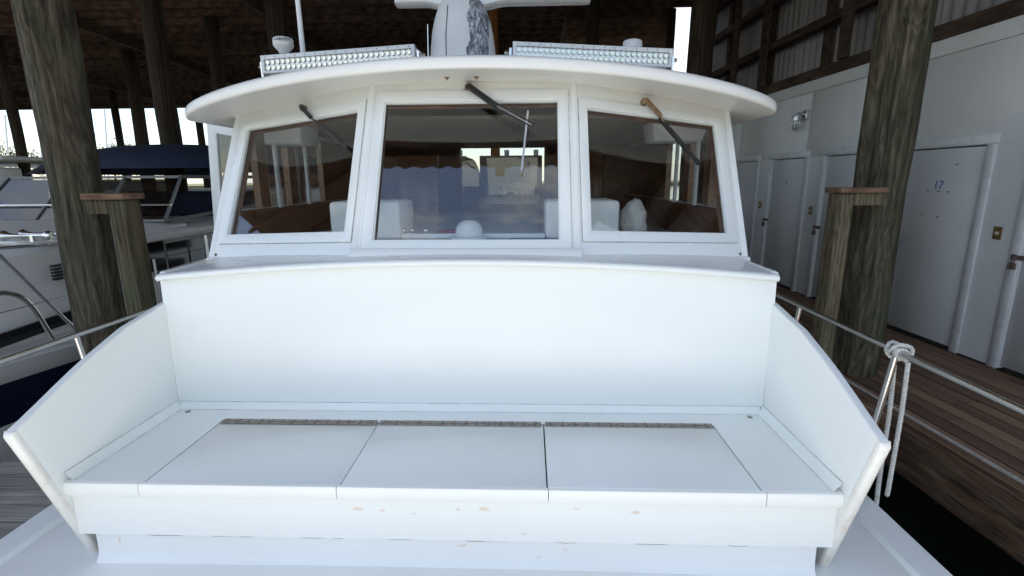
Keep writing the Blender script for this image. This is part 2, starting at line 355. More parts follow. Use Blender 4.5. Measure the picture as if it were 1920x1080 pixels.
# ---- right-hand dock
DZ = -1.85
UE, UW = 3.165, 4.845                    # dock edge and locker wall
dock = MB(dk).box((UE+.05, -6, DZ-.30), (UW+.3, 16, DZ-.06)).build('dock', 'dark_post'); tag(dock, kind='structure')
pl = MB().box((-.5, -.5, -.5), (.5, .5, .5)); plank_mesh = pl.mesh('plank', zoff=0)
nb = 12; pw = (UW-UE)/nb
for i in range(nb):
    v = -6 + random.uniform(-2.4, 0)
    while v < 14:
        L = random.choice((3.0, 3.6, 4.2)); dz = random.uniform(-.005, .004)
        piece('plank', plank_mesh, 'dock_wood', dock, dk((UE+pw*(i+.5), v+L/2, DZ-.021+dz)), DA+random.uniform(-.0012, .0012), (pw-.017, L-.01, .042))
        v += L
for z0, z1, du in ((DZ-.215, DZ-.05, 0), (DZ-.44, DZ-.225, .012)):
    for v in (-6, -1.2, 3.6, 8.4): MB(dk).box((UE-.055+du, v, z0), (UE+.03+du, v+4.79, z1)).build('edge_beam', 'dock_wood', dock, bevel=.008)
for v in (-3, 0.9, 4.9, 8.9): MB(dk).lathe([(.15, -3.6), (.15, -2.0)], (UE+.28, v, 0), 12).build('dock_leg', 'dark_post', dock, smooth=40)

# ---- locker building along the dock
lb = thing('locker_building', 'grey white painted plywood locker building with numbered doors along the right dock', 'building', dk((UW, 6, DZ)))
VA, VB = 1.5, 12.2
doors = [(9.42, 10.31, ''), (7.92, 8.90, '9'), (6.52, 7.42, ''), (4.96, 5.92, '17'), (3.50, 4.43, '')]
DT = .30
edges = [VA] + sorted(sum([[a, b] for a, b, _ in doors], [])) + [VB]
for i in range(0, len(edges), 2):
    MB(dk).box((UW, edges[i], DZ+.02), (UW+.10, edges[i+1], DT)).build('wall', 'shed_wall', lb)
for a, b in ((VA, 3.9), (3.9, 6.32), (6.32, 7.95), (7.95, 10.2), (10.2, VB)):
    MB(dk).box((UW, a+.0015, DT+.001), (UW+.10, b-.0015, 1.27)).build('wall_panel', 'shed_wall', lb, bevel=.002, seg=1)
MB(dk).box((UW-.022, VA, 1.275), (UW+.10, VB, 1.44)).build('fascia_board', 'shed_wall', lb, bevel=.004)
MB(dk).box((UW+.9, VA, DZ), (UW+1.0, VB, 1.4)).build('rear_wall', 'shed_wall', lb)
MB(dk).box((UW+.02, VA, 1.441), (UW+1.0, VB, 1.47)).build('ceiling_board', 'shed_wall', lb)
for a, b, num in doors:
    d = MB(dk).box((UW+.012, a+.006, DZ+.045), (UW+.05, b-.006, DT-.012)).build('door', 'door_paint', lb, bevel=.003, seg=1)
    MB(dk).box((UW+.055, a, DZ), (UW+.09, b, DT)).build('door_recess', 'dark_gap', d)
    fw = .10
    f = MB(dk)
    f.box((UW-.02, a-fw, DZ+.01), (UW-.001, a-.004, DT+.004)).box((UW-.02, b+.004, DZ+.01), (UW-.001, b+fw, DT+.004)).box((UW-.024, a-fw-.01, DT+.0045), (UW-.001, b+fw+.01, DT+.10))
    f.build('door_frame', 'door_trim', d, bevel=.003, seg=1)
    # hasp and padlock at the far (hinge free) side
    h = MB(dk); vv = b + .004
    h.box((UW-.034, vv-.085, -.765), (UW-.021, vv+.055, -.725)).box((UW-.055, vv+.005, -.77), (UW-.034, vv+.04, -.72))
    h.tube([(UW-.045, vv+.01, -.775), (UW-.045, vv+.01, -.80), (UW-.045, vv+.035, -.80), (UW-.045, vv+.035, -.775)], .005, 6)
    h.box((UW-.06, vv-.004, -.86), (UW-.03, vv+.05, -.80)); h.build('padlock', 'rusty_metal', d)
    if num:
        mid = (a+b)/2
        lettering('number', num, .125 if num == '17' else .11, 'letter_blue' if num == '17' else 'letter_grey', d, dk((UW+.0105, mid+.02, -.10)), dk((0, -1, 0)), (0, 0, 1), .0012)
    if num == '17':
        mk = MB(dk)
        for dv, z in ((.14, -.16), (.0, -.165), (-.12, -.165), (.17, -.43), (-.04, -.44), (-.17, .12)):
            for q in range(3):
                t = random.uniform(-1, 1); mk.bar((UW+.0105, mid+dv-.018+.012*q, z+t*.008), (UW+.0105, mid+dv+.012+.008*q, z-t*.012), .003, .006)
        tag(mk.build('scuff_mark', 'letter_grey', d), kind='stuff')
for v, z in ((4.69, -.545), (7.655, -.51), (9.18, -.5)):
    sw = MB(dk).box((UW-.010, v-.042, z-.062), (UW-.0005, v+.042, z+.062)).build('switch_plate', 'brass', lb, bevel=.003)
    MB(dk).lathe([(.018, 0), (.018, .008), (.012, .012)], (UW-.010, v, z), 12, (-1, 0, 0)).build('switch_button', 'switch_ivory', sw, smooth=40)
L0 = Vector((UW, 8.05, .92))
lamp = thing('wall_lamp', 'grey jelly jar wall lamp with caged glass on the locker wall', 'lamp', dk((UW-.1, 8.05, .74)))
MB(dk).box((UW-.05, 7.98, .88), (UW-.001, 8.12, 1.02)).build('junction_box', 'aluminium', lamp, bevel=.01)
MB(dk).tube([(UW-.04, 8.05, .96), (UW-.13, 8.05, .96), (UW-.155, 8.05, .94), (UW-.16, 8.05, .90)], .03, 12).build('elbow', 'aluminium', lamp, smooth=50)
MB(dk).lathe([(.062, .93), (.066, .90), (.066, .865), (.05, .86)], (UW-.16, 8.05, 0), 16).build('collar', 'aluminium', lamp, smooth=40)
MB(dk).lathe([(.047, .86), (.048, .80), (.045, .76), (.032, .735), (.01, .727)], (UW-.16, 8.05, 0), 16).build('glass_jar', 'jar_glass', lamp, smooth=60)
cg = MB(dk)
for k_ in range(4):
    an = math.pi*k_/4; c_, s_ = math.cos(an)*.058, math.sin(an)*.058
    cg.tube([(UW-.16+c_, 8.05+s_, .865), (UW-.16+c_, 8.05+s_, .77), (UW-.16+c_*.6, 8.05+s_*.6, .722), (UW-.16-c_*.6, 8.05-s_*.6, .722), (UW-.16-c_, 8.05-s_, .77), (UW-.16-c_, 8.05-s_, .865)], .004, 6)
cg.tube([(UW-.16+.06*math.cos(2*math.pi*q/16), 8.05+.06*math.sin(2*math.pi*q/16), .80) for q in range(17)], .004, 6); cg.build('cage', 'aluminium', lamp)
# upper wall: girts, studs, corrugated sheets
for z0, z1 in ((1.445, 1.60), (2.18, 2.30), (2.93, 3.05), (3.6, 3.72)):
    MB(dk).box((UW+.02-.06, VA-1, z0), (UW+.13, VB+.1, z1)).build('girt', 'girt_timber', lb)
for v in (2.9, 4.6, 6.3, 8.0, 9.7, 11.4):
    MB(dk).box((UW+.131, v-.07, 1.47), (UW+.22, v+.07, 4.0)).build('stud', 'girt_timber', lb)
for v in (7.25, 9.45, 10.6): MB(dk).box((UW-.09, v-.10, 1.6), (UW-.041, v+.10, 4.0)).build('post_board', 'girt_timber', lb)
def corrug(xf, a, b, z0, z1, amp, per, fn):
    n = int((b-a)/per*6); rows = []
    for z in (z0, z1): rows.append([fn(a+(b-a)*i/n, z, amp*max(-.55, min(.55, math.sin(2*math.pi*i/6)))/.55) for i in range(n+1)])
    return MB(xf).grid(rows)
vv = VA-1
while vv < VB:
    m = corrug(dk, vv, vv+.92, 1.45, 4.02, .012, .16, lambda v, z, d: (UW+.24+d, v, z)); m.build('siding_sheet', 'siding_sheet', lb, smooth=60); vv += .925

# ---- shed roof
RZ, RY0, RYF, RXL = 4.0, 0.30, 26.2, -30.0
roof = thing('shed_roof', 'dark brown timber and sheet metal marina shed roof high overhead', 'roof', (0, 6, RZ))
def rsheet(xa, xb, ya, yb):
    n = int((xb-xa)/.25*6); m = MB(); rows = []
    for y in (ya, yb): rows.append([(xa+(xb-xa)*i/n, y, RZ+.10+.035*math.sin(2*math.pi*i/6)) for i in range(n+1)])
    return m.grid(rows)
x = RXL
while x < 6.9:
    xb = x+2.5; yf = 13.3 if x > .9 else RYF
    rsheet(x, xb, (7.0 if xb < -8.5 else RY0)+random.uniform(-.02, .02), yf).build('roof_sheet', 'roof_sheet', roof, smooth=60); x = xb  # unseen left front cut back so more daylight reaches the neighbouring yacht
y = .55; k_ = 0
while y < RYF:
    xl = -10.0 if y < 7.05 else RXL
    MB().box((xl, y-.035, RZ-.075), (6.8 if y < 13.2 else .9, y+.035, RZ+.06)).build('purlin', 'roof_timber', roof); y += .62
for x in (-27, -21.5, -16, -10.6, -5.4, -.4, 4.3):
    ang = rad(6); p = Vector((x, 7.2 if x < -10 else .4, RZ-.20)); q = Vector((x-math.tan(ang)*14, RYF-.2 if x < 0 else 13.2, RZ-.20))
    if x > 0: q.x = x-.3
    MB().bar(p, q, .12, .24).build('rafter_beam', 'beam_timber', roof)
MB().box((RXL, RYF-.1, RZ-.33), (.9, RYF+.1, RZ+.1)).build('eave_beam', 'roof_timber', roof)
# boarded end wall of the bay beside the gap
ew = thing('end_wall', 'dark boarded end wall beyond the cabin roof left of the sky gap', 'wall', (2.2, 13.3, DZ))
for k_ in range(30):
    z = -1.8 + k_*.2; MB().box((.9, 13.3+.004*(k_ % 2), z), (3.50, 13.34+.004*(k_ % 2), z+.206)).build('board', 'roof_timber', ew)
fw_ = thing('sky_screen', 'dark boarded screen added behind the cabin to shut out bright sky', 'wall', (-9, 26.3, DZ))  # added boarding, shuts out bright sky behind the cabin windows
for k_ in range(30):
    z = -2.0 + k_*.2; MB().box((-14.6, 26.32+.005*(k_ % 2), z), (-4.6, 26.36+.005*(k_ % 2), z+.206)).build('board', 'roof_timber', fw_)
# ---- pilings and posts
def piling(label, cx, cy, r, z0, z1, mat, cat='piling', group=None, n=26, rows=40, knots=True, name='wooden_piling'):
    R = []; seed = random.uniform(0, 50)
    for i in range(rows+1):
        z = z0+(z1-z0)*i/rows; row = []
        for j in range(n):
            a = 2*math.pi*j/n
            d = mnoise.noise(Vector((math.cos(a)*1.3, math.sin(a)*1.3, z*.55+seed)))*.035 + mnoise.noise(Vector((math.cos(a)*5, math.sin(a)*5, z*1.1+seed)))*.018
            rr = r*(1-.012*(z-z0))+d*r/.2*(1 if knots else .4)
            row.append((cx+math.cos(a)*rr, cy+math.sin(a)*rr, z))
        R.append(row)
    m = MB().grid(R, True); m.f += [tuple(range(n-1, -1, -1)), tuple(rows*n+k for k in range(n))]
    return single(m, name, mat, label, cat, group, loc=(cx, cy, z0), smooth=70)
G = 'round timber pilings carrying the shed'
piling('thick greenish round timber piling left of the white yacht', -3.775, 4.1, .185, -3.2, RZ-.3, 'piling_wood', group=G)
pr_ = dk((3.455, 4.50, 0)); piling('thick brown grained piling standing on the dock before door 17', pr_.x, pr_.y, .205, -3.2, RZ-.3, 'piling_wood', group=G)
p = dk((3.55, 9.2, 0)); piling('brown piling beyond the right end of the cabin roof, beside the sky gap', p.x, p.y, .22, -3.2, RZ-.3, 'dark_post', group=G)
p = atY(1258, 60, 13.0); piling('thin dark post on the left of the narrow sky gap', p.x, p.y, .10, -3.2, RZ-.1, 'dark_post', group=G, rows=12)
posts = [(30, 14.5, .14, 'leftmost slim dark shed post against the cloudy sky'), (162, 19, .13, 'slim dark shed post just right of the thick left piling'), (221, 22.5, .15, 'slim dark post over the trees, first right of the thick piling'),
         (263, 16, .19, 'dark shed post at the middle of the sky opening above the blue canopy'), (316, 9.5, .185, 'wide dark brown post above the blue canopy'), (375, 23, .16, 'slim dark post close to the left tip of the cabin roof'),
         (421, 13, .17, 'dark post rising behind the left end of the cabin roof'), (541, 10, .21, 'wide brown post behind the white puck antenna'), (690, 16, .2, 'dark post in the shadow above the left light bar'),
         (1105, 12, .17, 'dark post in the shadow above the right light bar')]
for px, Y, r, lab in posts:
    p = atY(px, 240, Y); piling(lab, p.x, Y, r, -3.2, RZ-.1, 'dark_post', group='dark posts of the shed interior', rows=16, name='shed_post')
p = atY(926, 60, 9); piling('orange brown post right behind the radar pedestal', p.x, 9, .085, -3.2, RZ-.1, 'orange_post', group='dark posts of the shed interior', rows=12, name='shed_post')

def fender_post(label, c, ang, ztop, side, length, mat='post_wood', h=.08):
    t = thing('fender_post', label, 'post', (c[0], c[1], -3.2), 'square fender posts with a cap board')
    ca, sa = math.cos(ang), math.sin(ang)
    xf = lambda p: Vector((c[0]+p[0]*ca-p[1]*sa, c[1]+p[0]*sa+p[1]*ca, p[2]))
    MB(xf).box((-h, -h, -3.2), (h, h, ztop)).build('post', mat, t, bevel=.012)
    x0, x1 = (-length, h+.02) if side < 0 else (-h-.02, length)
    MB(xf).box((x0, -h-.03, ztop+.002), (x1, h+.02, ztop+.045)).build('cap_board', 'cap_wood', t, bevel=.004)
    MB(xf).box((x0 if side < 0 else h+.002, -h-.001, ztop-.10), (-h-.002 if side < 0 else x1, -h+.045, ztop)).build('brace_board', mat, t, bevel=.004)
    return t
q = atY(250, 480, 3.55); fender_post('short square post with a red brown cap board beside the left piling', (q.x, 3.55), rad(-4), atY(238, 374, 3.55).z, -1, .24, h=.07)
pp = atY(1560, 500, 4.30); fender_post('short square pale post with cap board standing before the right piling', (pp.x, pp.y), rad(8), atY(1570, 362, pp.y).z, 1, .34, 'pale_post', h=.068)

# ---------------------------------------------------------------- the white motor yacht
DKZ = -1.50
boat = thing('motor_yacht', 'white motor yacht seen from its bow with a wide deck bench and raked cabin windows', 'boat', bt((0, 3, -3.1)))
def beam(y): return 1.90 if y > 1.2 else 1.90*max(0.02, 1-((1.2-y)/6.4)**2.2)
ys = [-5.1, -4.6, -4, -3.2, -2.4, -1.6, -.8, 0, .6, 1.2, 3, 6, 9.5]
rows = [[(-beam(y)+2*beam(y)*j/16, y, DKZ+.02*(1-((j-8)/8)**2)) for j in range(17)] for y in ys]
MB(bt).grid(rows).build('deck', 'deck_paint', boat, smooth=40)
for s in (-1, 1):
    sec = [[(s*(beam(y)+.002+.03), y, DKZ-.05), (s*(beam(y)+.04), y, DKZ-.02), (s*(beam(y)+.035), y, DKZ+.012), (s*(beam(y)+.015), y, DKZ+.022), (s*(beam(y)-.10), y, DKZ+.024), (s*(beam(y)-.112), y, DKZ+.0)] for y in ys]
    MB(bt).grid(sec).build('covering_board', 'white_paint', boat, smooth=40)
    hull = [[(s*(beam(y)+.03), y, DKZ-.045), (s*beam(y)*.985, y, DKZ-.5), (s*beam(y)*.93, y, DKZ-1.1), (s*beam(y)*.85, y, DKZ-1.7)] for y in ys]
    MB(bt).grid(hull).build('hull_side', 'white_trim', boat, smooth=50)
# bench: riser, cove, seat frame, three hatches
SZ, SF, SB, HW = -1.12, 1.63, 2.275, 1.46
chips = [((-.335, 0, -1.228), .022, .007), ((-.24, 0, -1.235), .012, .005), ((.150, 0, -1.220), .022, .008), ((.72, 0, -1.225), .016, .006), ((.50, 0, -1.212), .010, .003), ((.05, 0, -1.225), .008, .003), ((-.12, 0, -1.245), .007, .003),
         ((.30, 0, -1.325), .012, .003)]
bo = origin_of(boat)
chl = [((p[0]+CX-bo.x, 0, p[2]+CZ-bo.z), a, b) for p, a, b in chips]
paint('riser_paint', (.84, .845, .81), .35, chips=chl, dirt=.14)
chl2 = [((p[0]+CX-bo.x, 0, p[1]+CZ-bo.z), a, b) for p, a, b in (((.06, -1.395), .022, .004), ((-1.315, -1.40), .005, .016), ((.46, -1.405), .008, .003), ((.36, -1.44), .010, .004))]
paint('cove_paint', (.82, .82, .81), .4, chips=chl2, dirt=.2)
rx = 1.40
MB(bt).box((-HW+.001, SF+.02, -1.36), (HW-.001, SF+.05, SZ-.05)).build('bench_riser', 'riser_paint', boat)
cove = [(1.672, -1.345), (1.666, -1.362), (1.665, -1.41), (1.663, -1.445), (1.660, -1.462), (1.654, -1.474), (1.645, -1.483), (1.643, -1.497)]
MB(bt).grid([[(-1.408, y, z) for y, z in cove], [(0, y, z+.003) for y, z in cove], [(1.412, y, z) for y, z in cove]]).build('cove_skirting', 'cove_paint', boat, smooth=60)
for s, x in ((-1, -1.408), (1, 1.412)): MB(bt).add([(x, y, z) for y, z in cove] + [(x, 1.70, -1.53), (x, 1.70, -1.34)], [tuple(range(len(cove)+2))]).build('skirting_end', 'cove_paint', boat)
MB(bt).tube([(-1.38+.046*i, SF+.0225+.0012*math.sin(i*1.7), -1.3605+.0025*math.sin(i*.9)+.0015*math.sin(i*2.3)) for i in range(61)], [.0006+.0016*abs(math.sin(i*.7)*math.sin(i*.23))*(1 if i < 16 else .35) for i in range(61)], 5).build('paint_crack', 'dark_gap', boat)
hx = [-1.147, -.39, .388, 1.17]
g = .003
hy = 2.135
seat_th = .03
fx = MB(bt).box((-HW+.001, SF+.012, SZ-seat_th), (hx[0]-g, SB+.03, SZ)).box((hx[3]+g, SF+.012, SZ-seat_th), (HW-.001, SB+.03, SZ)).box((hx[0]-g+.0005, hy, SZ-seat_th), (hx[3]+g-.0005, SB+.03, SZ))
fx.build('bench_frame', 'seat_paint', boat)
MB(bt).box((hx[0]-.05, SF+.06, SZ-.10), (hx[3]+.05, SB, SZ-.045)).build('bench_locker', 'dark_gap', boat)
def nosing(xa, xb):
    prof = [(SF+.02, SZ-.062), (SF+.002, SZ-.060), (SF-.003, SZ-.05), (SF-.003, SZ-.014), (SF+.001, SZ-.004), (SF+.0118, SZ)]
    m = MB(bt); m.grid([[(x, y, z) for y, z in prof] for x in (xa, xb)])
    for x in (xa, xb): m.add([(x, y, z) for y, z in prof] + [(x, SF+.02, SZ)], [tuple(range(7))])
    return m
nx = [-HW+.001, -1.165, -.402, .392, 1.185, HW-.001]
nosing(nx[0], nx[1]-.0015).build('nosing', 'riser_paint', boat, smooth=40); nosing(nx[4]+.0015, nx[5]).build('nosing', 'riser_paint', boat, smooth=40)
for i in range(3):
    h = MB(bt).box((hx[i]+g, SF+.0125, SZ-seat_th), (hx[i+1]-g, hy-.020, SZ+.0015*(i-1))).build('hatch', 'seat_paint', boat, bevel=.0015, seg=1)
    nosing(nx[i+1]+.0015, nx[i+2]-.0015).build('nosing', 'riser_paint', h, smooth=40)
    xa, xb = hx[i]+.006, hx[i+1]-(.006 if i != 1 else .012)
    yc = hy-.010; hg = MB(bt).box((xa, yc-.021, SZ+.0016), (xb, yc-.0035, SZ+.004)).box((xa, yc+.0035, SZ+.0016), (xb, yc+.021, SZ+.004))
    n = int((xb-xa)/.032)
    for q in range(n):
        a = xa+(xb-xa)*q/n; hg.tube([(a+.002, yc, SZ+.0045), (a+(xb-xa)/n-.004, yc, SZ+.0045)], .0038, 6)
    hg.build('piano_hinge', 'hinge_steel', h)
    sm = MB(bt)
    for q in range(14):
        a = xa+(xb-xa)*(q+.5)/14
        for dy in (-.0125, .0125): sm.lathe([(.006, 0), (.0058, .0012), (.002, .002)], (a, yc+dy, SZ+.0041), 6)
    tag(sm.build('screw', 'rusty_metal', h), kind='stuff')
for s in (-1, 1): MB(bt).lathe([(.013, .0005), (.013, .002), (.011, .003)], (s*(HW-.085), SB-.055, SZ), 12).build('drain_plug', 'hinge_steel', boat, smooth=40)
# backrest with crowned top
def crown(b, c=-.362, k_=.075): return c-k_*(b/1.475)**2
nbk = 24; zt = lambda b: crown(b, -.385)
rows = []
for t in (0, .25, .5, .75, 1):
    rows.append([(-HW-.012+(2*HW+.024)*j/nbk, SB+.028*t, SZ-.02+(zt(-HW+2*HW*j/nbk)-SZ+.02)*t) for j in range(nbk+1)])
MB(bt).grid(rows).build('backrest', 'white_paint', boat, smooth=40)
# quarter-round bead where bench meets backrest and wings
def bead(p, q, nrm1, nrm2, r=.022):
    p, q, a, b = Vector(p), Vector(q), Vector(nrm1), Vector(nrm2); prof = [a*r+b*.0005, a*r*.8+b*.006, a*r*.35+b*r*.7, a*.006+b*r, a*.0005+b*r]
    return MB(bt).grid([[e+v for v in prof] for e in (p, q)])
bead((-HW+.02, SB+.002, SZ), (HW-.02, SB+.002, SZ), (0, -1, 0), (0, 0, 1), .03).build('corner_bead', 'seat_paint', boat, smooth=30)
for s in (-1, 1): bead((s*HW, SF+.012, SZ), (s*HW, SB, SZ), (-s, 0, 0), (0, 0, 1), .034).build('corner_bead', 'seat_paint', boat, smooth=30)
sm_ = []
wob_ = lambda a, b, n=40: [Vector(a).lerp(Vector(b), i/n)+Vector((random.uniform(-1, 1), random.uniform(-1, 1), random.uniform(-1, 1)))*.0006 for i in range(n+1)]
for a, b in (((-HW+.02, SB-.001+.002, SZ+.0305), (HW-.02, SB+.001, SZ+.0305)), ((-HW+.03, SB-.0285, SZ+.0005), (HW-.03, SB-.0285, SZ+.0005)),
             ((-HW+.0345, SF+.014, SZ+.0005), (-HW+.0345, SB-.03, SZ+.0005)), ((HW-.0345, SF+.014, SZ+.0005), (HW-.0345, SB-.03, SZ+.0005)),
             ((-HW+.0005, SF+.014, SZ+.0345), (-HW+.0005, SB-.005, SZ+.0345)), ((HW-.0005, SF+.014, SZ+.0345), (HW-.0005, SB-.005, SZ+.0345)),
             ((-HW+.0005, SB+.002, SZ+.03), (-HW+.0005, SB+.026, -.58)), ((HW-.0005, SB+.002, SZ+.03), (HW-.0005, SB+.026, -.58))):
    pts = wob_(a, b); MB(bt).tube(pts, [random.uniform(.0006, .0014) for _ in pts], 5).build('caulk_seam', 'caulk', boat)
# wings at both ends
wt = [(2.33, -.565), (2.22, -.585), (2.12, -.604), (2.02, -.622), (1.93, -.653), (1.85, -.680), (1.77, -.711), (1.68, -.750), (1.60, -.786), (1.54, -.812), (1.49, -.832)]
wt = [(y*1.012, z*1.012) for y, z in wt]
for s in (-1, 1):
    poly = [(s*HW, y, z) for y, z in wt] + [(s*HW, 1.720, -1.50), (s*HW, 2.36, -1.50)]
    wg = MB(bt).prism(poly, (s*.034, 0, 0)).build('bench_wing', 'white_paint', boat, bevel=.007, seg=3, smooth=35)
    # worn front trim
    a, b = Vector((s*(HW+.017), 1.5065, -.8435)), Vector((s*(HW+.017), 1.7175, -1.496)); d = (b-a).normalized()
    fw = Vector((0, d.z, -d.y)); fw = fw if fw.y < 0 else -fw
    sec = [(-.0185, .010), (-.0195, -.004), (-.016, -.012), (-.006, -.0155), (.006, -.0155), (.016, -.012), (.0195, -.004), (.0185, .010)]
    m = MB(bt); pts = [[a+d*t*(b-a).length + Vector((s*u_, 0, 0)) - fw*(v_ if 0 < t < 1 else v_*.35+.003) for u_, v_ in sec] for t in (0, .02, .25, .5, .75, .98, 1)]
    m.grid(pts, True); n = len(sec); m.f += [tuple(range(n)), tuple(6*n+q for q in range(n))]
    m.build('front_trim', 'worn_trim', wg, smooth=50)
# trunk: ledge, rolled lip, sides
LIPY = 2.285
def lip_sec(y, z): return [(y+.03, z-.018), (y+.004, z-.018), (y-.012, z-.015), (y-.020, z-.007), (y-.021, z+.003), (y-.014, z+.012), (y+.0, z+.017), (y+.03, z+.018)]
m = MB(bt); rows = []
for j in range(33):
    b = -1.466+2.932*j/32; rows.append([(b, y, z) for y, z in lip_sec(LIPY, crown(b)-.018)])
m.grid(rows); m.f += [tuple(range(8)), tuple(32*8+q for q in range(8))]
m.build('trunk_lip', 'white_trim', boat, smooth=50)
rows = [[(-1.466+2.932*j/32, y, crown(-1.466+2.932*j/32)+dz) for j in range(33)] for y, dz in ((2.31, 0), (2.6, .004), (3.0, .006), (7.5, .006))]
MB(bt).grid(rows).build('trunk_top', 'white_trim', boat, smooth=40)
for s in (-1, 1): MB(bt).box((s*1.462, 2.302, DKZ), (s*1.43, 7.5, crown(1.47)-.012)).build('trunk_side', 'white_paint', boat)
for s in (-1, 1): MB(bt).tube([(s*1.467, 2.32, crown(1.467)-.012), (s*1.50, 7.5, crown(1.47)-.010)], .02, 10).build('trunk_edge', 'white_trim', boat, smooth=50)
# cabin windscreen: three raked panels
A, B, C = Vector((.564, 2.44, -.42)), Vector((1.495, 2.782, -.475)), Vector((.564, 2.945, .525))
A0 = Vector((.564, 2.44, -.39)); nC = Vector((0, -.887, .49)).normalized()
nS = (Vector((1.49, 2.78, -.45))-A0).cross(Vector((.564, 2.93, .497))-A0).normalized()
if nS.y > 0: nS = -nS
def on_c(x, z): return Vector((x, 2.44+(z+.39)*.552, z))
def on_s(x, z): # side panel plane, x positive side
    y = A0.y - (nS.x*(x-A0.x)+nS.z*(z-A0.z))/nS.y; return Vector((x, y, z))
def mir(p, s): return Vector((s*p.x, p.y, p.z))
def inset_ring(q, d):
    c = sum(q, Vector())/4; return [p + (c-p).normalized()*d for p in q]
def window_panel(outer, case, glassq, nrm, nm):
    th = .045
    pn = MB(bt).ring(outer, inset_ring(glassq, -.006), -nrm*th).build('windscreen_panel', 'white_paint', boat, bevel=.004, smooth=40)
    fr = MB(bt).ring([p+nrm*.0005 for p in case], [p+nrm*.0005 for p in glassq], nrm*.010).build('window_frame', 'white_trim', pn, bevel=.003)
    MB(bt).ring([p+nrm*.001 for p in inset_ring(case, -.004)], [p+nrm*.001 for p in case], nrm*.0012).build('caulk_line', 'caulk', pn)
    MB(bt).ring([p-nrm*.008 for p in glassq], [p-nrm*.008 for p in inset_ring(glassq, .008)], nrm*.010).build('glazing_bead', 'white_trim', pn)
    MB(bt).prism([p-nrm*.018 for p in inset_ring(glassq, -.004)], -nrm*.006).build('window_pane', 'window_glass', pn)
    mg = inset_ring(glassq, .003); MB(bt).ring([p-nrm*.0255 for p in inset_ring(glassq, -.004)], [p-nrm*.0255 for p in mg], -nrm*.03).build('inner_frame', 'old_varnish', pn)
    return pn
co = [on_c(-.552, -.43), on_c(.552, -.43), on_c(.552, .56), on_c(-.552, .56)]
window_panel(co, [on_c(-.533, -.352), on_c(.533, -.352), on_c(.533, .478), on_c(-.533, .478)], [on_c(-.474, -.303), on_c(.474, -.303), on_c(.480, .417), on_c(-.480, .417)], nC, 'centre')
for s in (-1, 1):
    o_ = [on_s(.578, -.43), on_s(1.518, -.485), on_s(1.536, .42), on_s(.578, .55)]
    c_ = [on_s(.588, -.311), on_s(1.488, -.362), on_s(1.505, .352), on_s(.588, .434)]
    g_ = [on_s(.632, -.264), on_s(1.434, -.312), on_s(1.436, .313), on_s(.632, .378)]
    n_ = mir(nS, s); window_panel([mir(p, s) for p in o_], [mir(p, s) for p in c_], [mir(p, s) for p in g_], n_, 'side')
    cp = MB(bt); e0, e1 = mir(on_c(.565, -.43), s), mir(on_c(.565, .53), s); cp.tube([e0+Vector((0, .02, -.011)), e1+Vector((0, .02, -.011))], .026, 10); cp.build('corner_post', 'white_paint', boat, smooth=50)
    e0, e1 = mir(on_s(1.527, -.485), s), mir(on_s(1.534, .42), s)
    MB(bt).bar(e0+Vector((0, .035, 0)), e1+Vector((0, .035, 0)), .05, .07, (0, 1, 0)).build('corner_post', 'white_paint', boat, bevel=.012, smooth=40)
    for zz in (-.42, .29): MB(bt).lathe([(.008, 0), (.008, .003), (.003, .005)], mir(on_s(1.503, zz), s)+n_*.001, 10, n_).build('bolt', 'rusty_metal', boat)
# cove strip under the windscreen
for pts in ([(-.575, 2.412, 0), (.575, 2.412, 0)],): MB(bt).prism([(-.58, 2.405, crown(.58)+.0), (.58, 2.405, crown(.58)), (.58, 2.43, crown(.3)+.030), (-.58, 2.43, crown(.3)+.030)], (0, .03, 0)).build('base_moulding', 'white_trim', boat, bevel=.006)
for s in (-1, 1):
    p, q = mir(on_s(.57, -.40), s)+mir(nS, s)*.006, mir(on_s(1.545, -.445), s)+mir(nS, s)*.006
    MB(bt).tube([p+Vector((0, 0, -.015)), q+Vector((0, 0, -.01))], .020, 10).build('base_moulding', 'white_trim', boat, smooth=50)
# cabin sides: sill, posts, header, panes
SX = 1.545
for s in (-1, 1):
    yr = lambda z: on_s(1.50, z).y+.035
    sd_ = MB(bt).prism([(s*SX, yr(-.47), -.47), (s*SX, 7.4, -.47), (s*SX, 7.4, -.18), (s*SX, yr(-.18), -.18)], (-s*.05, 0, 0)).prism([(s*SX, yr(.33), .33), (s*SX, 7.4, .33), (s*SX, 7.4, .43), (s*SX, yr(.43), .43)], (-s*.05, 0, 0)).build('cabin_side', 'white_paint', boat)
    MB(bt).prism([(s*(SX-.0505), yr(-.40)+.05, -.47), (s*(SX-.0505), 7.3, -.47), (s*(SX-.0505), 7.3, -.185), (s*(SX-.0505), yr(-.185)+.05, -.185)], (-s*.012, 0, 0)).build('side_lining', 'old_varnish', sd_)
    for y in (3.36, 3.80, 4.43): MB(bt).box((s*(SX-.002), y, -.18), (s*(SX-.048), y+.12, .33)).build('side_post', 'old_varnish', sd_)
    MB(bt).prism([(s*(SX-.02), yr(-.18), -.18), (s*(SX-.02), 4.55, -.18), (s*(SX-.02), 4.55, .33), (s*(SX-.02), yr(.33), .33)], (-s*.006, 0, 0)).build('side_pane', 'window_glass', sd_)
    MB(bt).box((s*(SX-.004), 4.552, -.18), (s*(SX-.046), 7.4, .33)).build('side_panel', 'old_varnish', sd_)
    for y in (3.56, 4.05): 
        MB(bt).box((s*(SX-.055), y, -.20), (s*(SX-.075), y+.035, .34)).build('sash_bar', 'dash_white', sd_)
    MB(bt).box((s*(SX-.0635), 3.2, -.235), (s*(SX-.09), 7.3, -.19)).build('inner_sill', 'old_varnish', sd_)
